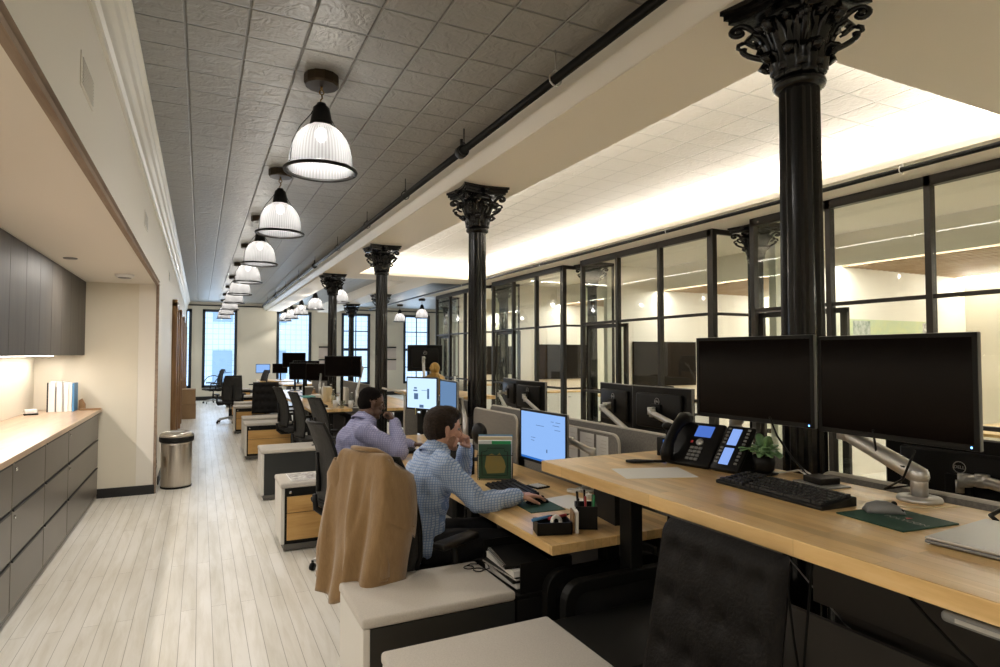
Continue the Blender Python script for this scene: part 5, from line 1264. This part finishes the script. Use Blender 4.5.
# ------------------------------------------------------------------ inside the glass offices
offs = [('office beside the camera', 1.80), ('map office', 5.15), ('office with the wall screen', 8.5), ('office behind the second column', 11.85)]
for k, (n_, yw) in enumerate(((offs[2][0], 8.40), (offs[3][0], 11.75), ('farthest glass office', 15.10))):
    t = thing('wall_screen', 'large dark wall screen in the ' + ['middle glass office', 'office behind the second column', 'farthest glass office'][k], 'television', (7.33, yw, 1.38), 0, 'wall screens in the glass offices')
    MB().box(-.70, .70, -.05, -.012, -.385, .385, bev=.004).build('panel', M['tvglass'], t); MB().box(-.3, .3, -.012, 0, -.2, .2).build('bracket', M['plastic'], t)
    t = thing('credenza', 'white low cabinet under the wall screen of the ' + ['middle glass office', 'office behind the second column', 'farthest glass office'][k], 'cabinet', (7.2, yw - .25, 0), 0, 'white credenzas in the glass offices')
    MB().box(-.9, .9, -.22, .22, .06, .72, bev=.004).build('carcass', M['whiteplastic'], t); MB().box(-.86, .86, -.19, .2, 0, .06).build('plinth', M['plastic'], t); MB().box(-.92, .92, -.24, .23, .72, .745, bev=.003).build('top', M['desk'], t)
    for j in range(3): d_ = MB().box(-.88 + j * .59, -.30 + j * .59, -.235, -.22, .08, .70, bev=.002).build('door', M['whiteplastic'], t); MB().box(-.62 + j * .59, -.56 + j * .59, -.243, -.235, .62, .63).build('handle', M['plastic'], d_)
    t = thing('meeting_table', 'oak-topped meeting table in the ' + ['middle glass office', 'office behind the second column', 'farthest glass office'][k], 'table', (7.9, yw - 1.7, 0), 0, 'meeting tables in the glass offices')
    MB().box(-.8, .8, -.45, .45, .705, .735, bev=.004).build('tabletop', M['desk'], t)
    for a in (-.7, .7):
        for b in (-.36, .36): MB().box(a - .025, a + .025, b - .025, b + .025, 0, .705).build('leg', M['black'], t)
for x, y, a, l in ((7.5, 6.0, 80, 'dark chair in the middle glass office, nearer the glass'), (8.4, 6.0, 95, 'dark chair in the middle glass office, farther in'), (7.5, 9.4, 85, 'dark chair in the office behind the second column'), (6.6, 7.3, 10, 'dark chair at the side of the middle office table')):
    chair(x, y, a, l, 'dark chairs inside the glass offices')
t = thing('map_print', 'long pale green and yellow city map on the office wall at right', 'map', (8.30, 5.045, 1.71))
MB().box(-.88, .88, -.012, 0, -.29, .29, bev=.002).build('sheet', M['mapp'], t)
MB().box(-.80, -.45, -.0135, -.012, -.27, .27).build('grey_area', M['mapg'], t); MB().box(.70, .86, -.0135, -.012, -.27, .27).build('legend', M['printed'], t)
# pale desk and box seen through the nearest bay
t = thing('meeting_table', 'pale-topped table in the map office at the right edge', 'table', (8.2, 3.4, 0), 0, 'meeting tables in the glass offices')
MB().box(-1.0, 1.0, -.5, .5, .705, .74, bev=.004).build('tabletop', M['desk'], t)
for a in (-.9, .9):
    for b in (-.4, .4): MB().box(a - .025, a + .025, b - .025, b + .025, 0, .705).build('leg', M['black'], t)
# ------------------------------------------------------------------ people
from mathutils import noise as mnoise
def shift(mb, o):
    o = Vector(o); mb.v = [v - o for v in mb.v]; return mb
def wrinkle(ob, amp, sc, seed=0, stretch=(1, 1, 1), ridged=True):
    me = ob.data; me.calc_loop_triangles() if False else None
    nr = [v.normal.copy() for v in me.vertices]
    for v, n in zip(me.vertices, nr):
        p = Vector((v.co.x * stretch[0], v.co.y * stretch[1], v.co.z * stretch[2])) * sc + Vector((seed, seed * .7, seed * .3))
        k = mnoise.noise(p); 
        if ridged: k = (1 - abs(k) * 2.2) ; k = k * .6 + .4 * mnoise.noise(p * 2.3)
        v.co += n * amp * k
def frame3(d, n):
    d = Vector(d).normalized(); n = Vector(n); n = (n - d * n.dot(d)).normalized(); return d, n, d.cross(n)
def hand(mb, wrist, d, n, curls, thumb_side=1, k=1.0, spread=.03, thumb=(.9, .35)):
    d, n, s = frame3(d, n); s = s * thumb_side; w = Vector(wrist)
    # palm
    for off in (-.028, -.010, .010, .027):
        mb.caps(w + s * off * .65, w + d * .082 * k + s * off, .015 * k, .0125 * k, n=10)
    mb.caps(w - d * .02, w + d * .02, .024 * k, .026 * k, n=12)
    L_ = (.062, .074, .078, .070)      # little .. index
    for i, off in enumerate((-.030, -.0105, .0105, .030)):
        p = w + d * (.084 - (.006 if i == 0 else 0)) * k + s * off; ang = -.0; c = curls[i] if isinstance(curls, (list, tuple)) else curls
        dirs = d + s * (off * spread / .03); r = .0092 * k
        for j, fr in enumerate((.45, .31, .24)):
            ang += c * (1.0 if j == 0 else 1.15); v = (dirs.normalized() * math.cos(ang) + n * math.sin(ang)).normalized()
            q = p + v * L_[i] * fr * k; mb.caps(p, q, r, r * .93, n=9); p = q; r *= .93
    tp = w + d * .022 * k + s * .026 * k; v1 = (d * .62 + s * thumb[0] + n * thumb[1]).normalized(); q = tp + v1 * .040 * k
    mb.caps(tp, q, .0135 * k, .011 * k, n=10); v2 = (d * .85 + s * thumb[0] * .35 + n * (thumb[1] + .15)).normalized(); q2 = q + v2 * .030 * k
    mb.caps(q, q2, .011 * k, .0098 * k, n=10); v3 = (d + n * (thumb[1] + .3)).normalized(); mb.caps(q2, q2 + v3 * .024 * k, .0098 * k, .0085 * k, n=10)
def head(mb, c, yaw, pitch, wide=1.0, k=1.0):
    Mx = Matrix.Translation(Vector(c)) @ Euler((0, pitch, yaw), 'XYZ').to_matrix().to_4x4(); r3 = Mx.to_3x3()
    def E(p, r, n=18, m=14): mb.ell(Mx @ (Vector(p) * k), (r[0] * k, r[1] * k * wide, r[2] * k), n, m, rot=r3)
    def Cp(p, q, a, b): mb.caps(Mx @ (Vector(p) * k), Mx @ (Vector(q) * k), a * k, b * k, n=10)
    E((-.012, 0, .028), (.097, .076, .088)); E((.022, 0, -.035), (.066, .060, .074)); E((.030, 0, -.070), (.055, .050, .045)); E((.072, 0, -.098), (.020, .026, .017))
    Cp((.083, 0, .022), (.104, 0, -.018), .0085, .012); E((.100, .011, -.024), (.010, .008, .008), 10, 8); E((.100, -.011, -.024), (.010, .008, .008), 10, 8)
    for s in (-1, 1):
        E((.074, s * .028, .028), (.016, .022, .008), 12, 8); E((.068, s * .040, -.018), (.022, .018, .02), 12, 8)
        E((-.002, s * .079 * wide, -.005), (.015, .007, .026), 12, 10); E((.0, s * .080 * wide, -.030), (.011, .008, .012), 10, 8); E((.045, s * .052, -.062), (.03, .014, .03), 12, 8)
    E((.086, 0, -.052), (.013, .022, .006), 12, 8); E((.083, 0, -.064), (.012, .019, .0065), 12, 8)
    return Mx
def person(label, o, J, skin, shirt, hairm, wide=1.0, headk=1.0, hands=None, seed=1, beard=False):
    t = thing('person', label, 'person', o)
    V = Vector; P, W_, Ch, NB, Hc = V(J['pelvis']), V(J['waist']), V(J['chest']), V(J['neck']), V(J['head'])
    def torso(m, g, low=True):
        yw = wide
        if low: m.ell(P, (.125 * wide + g, .165 * wide + g, .105 + g), 20, 14)
        m.ell(W_, (.108 * wide + g, .148 * yw + g, .13 + g), 20, 14); m.ell((P + W_) / 2, (.115 * wide + g, .155 * yw + g, .12 + g), 20, 14)
        m.ell((W_ + Ch) / 2, (.112 * wide + g, .158 * yw + g, .13 + g), 20, 14); m.ell(Ch, (.115 * wide + g, .165 * yw + g, .13 + g), 20, 14)
        up_ = Ch.lerp(NB, .55); m.ell(up_, (.085 * wide + g, .145 * yw + g, .075 + g), 20, 14)
        m.caps(V(J['shR']), V(J['shL']), .056 * wide + g, .056 * wide + g, n=16)
        m.caps(NB + V((-.01, -.09 * wide, -.035)), NB + V((-.01, .09 * wide, -.035)), .040 + g, .040 + g, n=12); m.caps(NB + V((-.02, 0, -.06)), NB, .075 * wide + g, .058 + g, n=16)
    def arm(m, s, g, cut=None):
        S, E_, Wr = V(J['sh' + s]), V(J['el' + s]), V(J['wr' + s])
        m.caps(S, S.lerp(E_, .45), .054 * wide + g, .048 * wide + g, n=14); m.caps(S.lerp(E_, .45), E_, .048 * wide + g, .040 * wide + g, n=14)
        e = Wr if cut is None else E_.lerp(Wr, cut)
        m.caps(E_, E_.lerp(Wr, .35), .040 * wide + g, .041 * wide + g, n=14); m.caps(E_.lerp(Wr, .35), e, .041 * wide + g, (.026 if cut is None else .031) + g, n=14)
    def legs(m, g, foot=True):
        for s in 'RL':
            h, k_, a = V(J['hip' + s]), V(J['kn' + s]), V(J['an' + s])
            m.caps(h, k_, .085 * wide + g, .058 * wide + g, n=16); m.caps(k_, k_.lerp(a, .4), .056 + g, .056 + g, n=14); m.caps(k_.lerp(a, .4), a, .056 + g, (.038 if foot else .05) + g, n=14)
    b = MB(); torso(b, -.012); arm(b, 'R', -.006); arm(b, 'L', -.006); legs(b, -.012)
    for s in 'RL': a = V(J['an' + s]); b.caps(a, a + V((.0, 0, -.04)), .036, .036, n=12); b.caps(a + V((-.03, 0, -.055)), a + V((.13, 0, -.068)), .035, .025, n=12)
    nb = NB + V((-.012, 0, -.02)); b.caps(nb, Hc + V((-.025, 0, -.055)), .062 * wide, .056 * wide, n=16); b.caps(nb + V((.02, 0, 0)), Hc + V((.0, 0, -.07)), .05 * wide, .048, n=14)
    Mx = head(b, Hc, J.get('yaw', 0), J.get('pitch', 0), 1 + (wide - 1) * .5, headk)
    for h_ in hands: hand(b, *h_[0], **h_[1])
    fuse(shift(b, o), 'body', skin, t, .0045, 2, .5)
    def W(m): return shift(m, o)
    r3 = Mx.to_3x3(); hk = headk
    # shirt
    m = MB(); torso(m, .010, True); arm(m, 'R', .010, .93); arm(m, 'L', .010, .93)
    for s in 'RL':
        E_, Wr = V(J['el' + s]), V(J['wr' + s]); d = (Wr - E_).normalized(); m.caps(E_.lerp(Wr, .90), E_.lerp(Wr, .97), .041, .040, n=14)
        # loose cloth under the arm and at the elbow
        m.caps(V(J['sh' + s]).lerp(W_, .25), V(J['sh' + s]).lerp(E_, .35), .055 * wide, .05 * wide, n=12)
    sh = fuse(W(m), 'shirt', shirt, t, .007, 4, .6); wrinkle(sh, .013, 8, seed, (1.3, 1.3, .6)); wrinkle(sh, .004, 19, seed + 5, (1.3, 1.3, .8)); 
    # collar
    d = (Hc + V((-.02, 0, -.06)) - NB).normalized(); q = d.to_track_quat('Z', 'Y').to_matrix().to_4x4(); q.translation = NB + V((.0, 0, -.012))
    c = MB(); prof = [(.079 * wide, -.012), (.072 * wide, .012), (.068 * wide, .036), (.071 * wide, .038), (.080 * wide, .012), (.093 * wide, -.016), (.088 * wide, -.02)]
    c.lathe(prof, n=28, mat=q, cap=False); W(c).build('collar', shirt, t, solid=.003)
    # trousers, shoes, belt
    m = MB(); m.ell(P + V((0, 0, -.01)), (.135 * wide, .175 * wide, .10), 20, 14); legs(m, .008, False); tr = fuse(W(m), 'trousers', M['trouser'], t, .009, 4); wrinkle(tr, .006, 8, 3)
    for s in 'RL':
        a = V(J['an' + s]); m = MB().caps(a + V((-.03, 0, -.05)), a + V((.14, 0, -.062)), .042, .033, n=14, flat=((0, 0, 1), .9)); m.box(a.x - .075, a.x + .175, a.y - .04, a.y + .04, a.z - .10, a.z - .07, bev=.012); m.caps(a, a + V((-.01, 0, -.05)), .044, .042, n=14)
        fuse(W(m), 'shoe', M['plastic'], t, .006, 3)
    # hair
    m = MB()
    def E(p, r): m.ell(Mx @ (V(p) * hk), (r[0] * hk, r[1] * hk * (1 + (wide - 1) * .5), r[2] * hk), 20, 14, rot=r3)
    g = .003 if hairm == 'hair' else .0005
    E((-.020, 0, .043), (.093 + g, .077 + g, .078 + g)); E((-.040, 0, .008), (.072 + g, .075 + g, .085 + g)); E((-.058, 0, -.030), (.038 + g, .050 + g, .040))
    for s in (-1, 1): E((-.030, s * .030, .0), (.045, .046 + g, .05)); E((.012, s * .052, .028), (.028, .022 + g, .032))
    if hairm == 'hair': E((.045, 0, .080), (.040, .055, .030)); E((.01, 0, .10), (.06, .06, .027))
    hr = fuse(W(m), 'hair', M[hairm], t, .004, 2); wrinkle(hr, .003, 60, 2)
    if beard:
        m = MB()
        E((.035, 0, -.072), (.0535, .0505, .040)); E((.072, 0, -.097), (.0215, .0275, .0180)); 
        for s in (-1, 1): E((.040, s * .050, -.060), (.03, .0165, .034))
        fuse(W(m), 'stubble', M['stubble'], t, .0045, 2)
    for s in (-1, 1):
        m = MB(); m.ell(Mx @ (V((.0725, s * .030, .008)) * hk), (.0105, .0115, .0075), 12, 8, rot=r3); e = W(m).build('eye', M['eye'], t)
        m = MB(); m.ell(Mx @ (V((.0822, s * .031, .008)) * hk), (.0022, .005, .005), 10, 6, rot=r3); W(m).build('iris', M['black'], e)
        m = MB(); m.tube([Mx @ (V(p) * hk) for p in ((.088, s * .014, .031), (.087, s * .030, .036), (.074, s * .046, .030))], [.0035, .004, .002], n=6); W(m).build('eyebrow', M[hairm], t)
    m = MB(); m.ell(Mx @ (V((.0945, 0, -.058)) * hk), (.006, .018, .0062), 12, 8, rot=r3); W(m).build('lips', M['lips'] if beard else skin, t)
    return t
M['stubble'] = pmat('stubbled_jaw_skin', (.27, .14, .09), .7, col2=(.36, .2, .13), nscale=140)
o1 = (1.03, 3.10, 0)
J1 = dict(pelvis=(1.05, 3.10, .575), waist=(1.055, 3.11, .70), chest=(1.095, 3.125, .865), neck=(1.150, 3.14, 1.030), head=(1.200, 3.15, 1.142), yaw=R(-3), pitch=R(8),
    shR=(1.135, 2.965, .965), elR=(1.295, 2.885, .785), wrR=(1.535, 2.915, .79), shL=(1.145, 3.305, .965), elL=(1.40, 3.385, .80), wrL=(1.372, 3.245, 1.015),
    hipR=(1.07, 3.01, .56), knR=(1.49, 2.98, .54), anR=(1.46, 2.98, .13), hipL=(1.07, 3.20, .56), knL=(1.50, 3.24, .54), anL=(1.50, 3.24, .13))
person('man in a pale blue checked shirt at the sitting desk, chin on fist', o1, J1, M['skin'], M['shirt'], 'hair', 1.0, 1.0,
    [(((1.535, 2.915, .79), (1, .0, -.02), (0, 0, -1), [.22, .2, .2, .22]), dict(thumb_side=-1, spread=.10, thumb=(.55, .25))),
     (((1.372, 3.245, 1.015), (-.30, -.38, .87), (-.80, -.30, -.40), 1.15), dict(thumb_side=1, spread=.0, thumb=(.25, .75)))], seed=2, beard=True)
o2 = (1.06, 4.80, 0)
J2 = dict(pelvis=(1.06, 4.80, .58), waist=(1.07, 4.80, .71), chest=(1.105, 4.82, .865), neck=(1.175, 4.83, 1.035), head=(1.235, 4.85, 1.160), yaw=R(-6), pitch=R(14),
    shR=(1.13, 4.645, .955), elR=(1.385, 4.56, .80), wrR=(1.375, 4.68, 1.015), shL=(1.15, 5.00, .955), elL=(1.39, 5.07, .80), wrL=(1.61, 4.97, .79),
    hipR=(1.08, 4.70, .56), knR=(1.50, 4.68, .54), anR=(1.48, 4.68, .13), hipL=(1.08, 4.91, .56), knL=(1.50, 4.96, .54), anL=(1.48, 4.96, .13))
person('man in a lavender checked shirt leaning on the farther sitting desk', o2, J2, M['skind'], M['shirt2'], 'hairb', 1.16, 1.02,
    [(((1.375, 4.68, 1.015), (-.35, .40, .85), (-.75, .45, -.35), .95), dict(thumb_side=-1, spread=.0, thumb=(.3, .6))),
     (((1.61, 4.97, .79), (1, -.15, -.05), (0, 0, -1), .25), dict(thumb_side=1, spread=.1, thumb=(.5, .2)))], seed=5)

# ------------------------------------------------------------------ camel jacket hung over the near chair
jk = thing('jacket', 'camel brown jacket draped over the back of the near office chair', 'jacket', (1.01, 3.06, 0), R(27))
nv, nt_ = 44, 46; vs = []; fs = []
for i in range(nt_ + 1):
    t_ = i / nt_
    for j in range(nv + 1):
        v = -1 + 2 * j / nv
        drop = .615 + .05 * v + .03 * math.sin(v * 4 + 1)
        if t_ < .14:
            u = t_ / .14; x = -.285 + .0 * u - .035 * u; z = .90 + .165 * u
        elif t_ < .24:
            u = (t_ - .14) / .10; a = PI * u; x = -.345 + .025 * math.cos(a); z = 1.065 + .022 * math.sin(a)
        else:
            u = (t_ - .24) / .76; x = -.370 - .10 * u ** 1.1; z = 1.065 - drop * u
        dn = max(0, (t_ - .24) / .76)
        w = .19 + .050 * dn ** .8 + .02 * math.sin(dn * 5)
        if v < 0: w += .022
        w *= (1 - .10 * max(0, 1 - abs(t_ - .19) / .08)) 
        edge = max(0, abs(v) - .78) / .22; z -= (.055 if v > 0 else .10) * edge ** 2 * (1 if t_ < .6 else .3) ; x += ((.07 if v > 0 else .15) * edge ** 2) * (1 if t_ > .2 else 0)
        f = math.sin(v * 7.5 + 1.2 * math.sin(dn * 3)) * .6 + math.sin(v * 13 + 2 + dn * 2) * .35 + mnoise.noise(Vector((v * 3, dn * 1.2, 4))) * .8
        vfold = math.exp(-((v - (.10 - .35 * dn)) / .10) ** 2) * .030 * min(1, dn * 2.5) + math.exp(-((v + (.35 - .2 * dn)) / .08) ** 2) * .022 * min(1, dn * 2)
        x -= (.018 * f * min(1, .15 + dn * 1.4)) * (1 if t_ > .2 else .2) + vfold
        vs.append((x, w * v, z))
for i in range(nt_):
    for j in range(nv): q = i * (nv + 1) + j; fs.append((q, q + 1, q + nv + 2, q + nv + 1))
MB().add(vs, fs, True).build('coat_body', M['camel'], jk, solid=.010)
for s, ln in ((1, .545), (-1, .48)):
    m = MB(); pts = []
    for k in range(9): 
        u = k / 8; pts.append((-.355 - .055 * u + .01 * math.sin(u * 7), s * ((.160 if s > 0 else .135) + .040 * u ** .7), 1.03 - ln * u))
    V = []; F = []; n = 16
    for k, p in enumerate(pts):
        u = k / 8; rx, ry = .036 + .010 * math.sin(u * 9 + s), .058 - .010 * u
        if k == 0: rx *= .5; ry *= .6
        for q in range(n):
            a = 2 * PI * q / n; rr = 1 + .10 * math.sin(3 * a + u * 6); V.append((p[0] + rx * rr * math.cos(a), p[1] + ry * rr * math.sin(a), p[2] + .012 * math.sin(a) * s))
    for k in range(8):
        for q in range(n): F.append((k * n + q, k * n + (q + 1) % n, (k + 1) * n + (q + 1) % n, (k + 1) * n + q))
    m.add(V, F, True).build('sleeve', M['camel'], jk, solid=.006)
    MB().lathe([(.9, 0), (1.03, 0), (1.03, .02), (.9, .02)], n=16, mat=Matrix.Translation((pts[-1][0], pts[-1][1], pts[-1][2] - .002)) @ Matrix.Diagonal((.044, .05, 1, 1))).build('cuff', M['camel'], jk)
m = MB().tube([(-.30, -.12, 1.075), (-.335, -.08, 1.098), (-.36, 0, 1.102), (-.335, .08, 1.098), (-.30, .12, 1.075)], [.012, .020, .022, .020, .012], n=8, flat=.6).build('coat_collar', M['camel'], jk)
# ------------------------------------------------------------------ light
def area(name, loc, rot, sx, sy, power, col=(1, .9, .76)):
    l = bpy.data.lights.new(name, 'AREA'); l.shape = 'RECTANGLE'; l.size = sx; l.size_y = sy; l.energy = power; l.color = col
    o = bpy.data.objects.new(name, l); C.objects.link(o); o.location = loc; o.rotation_euler = rot; return o
WC = (1, .94, .86)
cyl_ = (CY0 + CY1) / 2; cyd = CY1 - CY0
# cove lights lie on the lip inside the coffer, shining up and inwards
area('cove_light', (CX0 - .09, cyl_, SZ + .065), (0, R(180 + 38), 0), .06, cyd, 31, WC)
area('cove_light', (CX1 + .09, cyl_, SZ + .065), (0, R(180 - 38), 0), .06, cyd, 42, WC)
area('cove_light', ((CX0 + CX1) / 2, CY0 - .12, SZ + .065), (R(180 - 38), 0, 0), CX1 - CX0, .06, 11, WC)
area('cove_light', ((CX0 + CX1) / 2, CY1 + .12, SZ + .065), (R(180 + 38), 0, 0), CX1 - CX0, .06, 14, WC)
for k, (a, b) in enumerate(((YN, 1.7), (1.8, 5.05), (5.15, 8.4), (8.5, 11.75), (11.85, 15.1))):
    area('office_light', (7.26, (a + b) / 2, 2.665), (0, 0, 0), .06, b - a - .1, 19, (1, .96, .89))
    area('office_light', (9.9, (a + b) / 2, 2.60), (0, R(35), 0), .06, b - a - .1, 18, (1, .96, .89))
area('cabinet_light', (-1.375, 4.8, 1.525), (0, 0, 0), .03, 5.7, 17, (1, .92, .85))
for y in (-1.5, 1.2, 3.8, 6.4): area('alcove_downlight', (-.72, y, 2.325), (0, 0, 0), .12, .12, 10, (1, .93, .84))
def sunwin(x, w): area('window_light', (x, YB - .08, 1.8), (R(-90), 0, 0), w, 2.4, 14, (.62, .80, 1))
for a, b in WIN[1:]: sunwin((a + b) / 2, b - a)
w = bpy.data.worlds.new('dusk'); bpy.context.scene.world = w; w.use_nodes = True
bg = w.node_tree.nodes['Background']; bg.inputs[0].default_value = (.78, .88, 1, 1); bg.inputs[1].default_value = 1.6
# ------------------------------------------------------------------ camera
cd = bpy.data.cameras.new('camera'); cam = bpy.data.objects.new('camera', cd); C.objects.link(cam)
cd.lens = 22.0; cd.sensor_width = 36; cd.clip_start = .05
cam.location = (0, 0, 1.55); cam.rotation_euler = Euler((R(91.93), 0, R(-26.1)), 'XYZ')
sc = bpy.context.scene; sc.camera = cam
vs = sc.view_settings; vs.view_transform = 'Standard'; vs.look = 'None'; vs.gamma = 1; vs.use_curve_mapping = False; vs.exposure = .70
sc.cycles.max_bounces = 10; sc.cycles.transparent_max_bounces = 24; sc.cycles.diffuse_bounces = 5; sc.cycles.sample_clamp_indirect = 6
sc.cycles.use_denoising = True
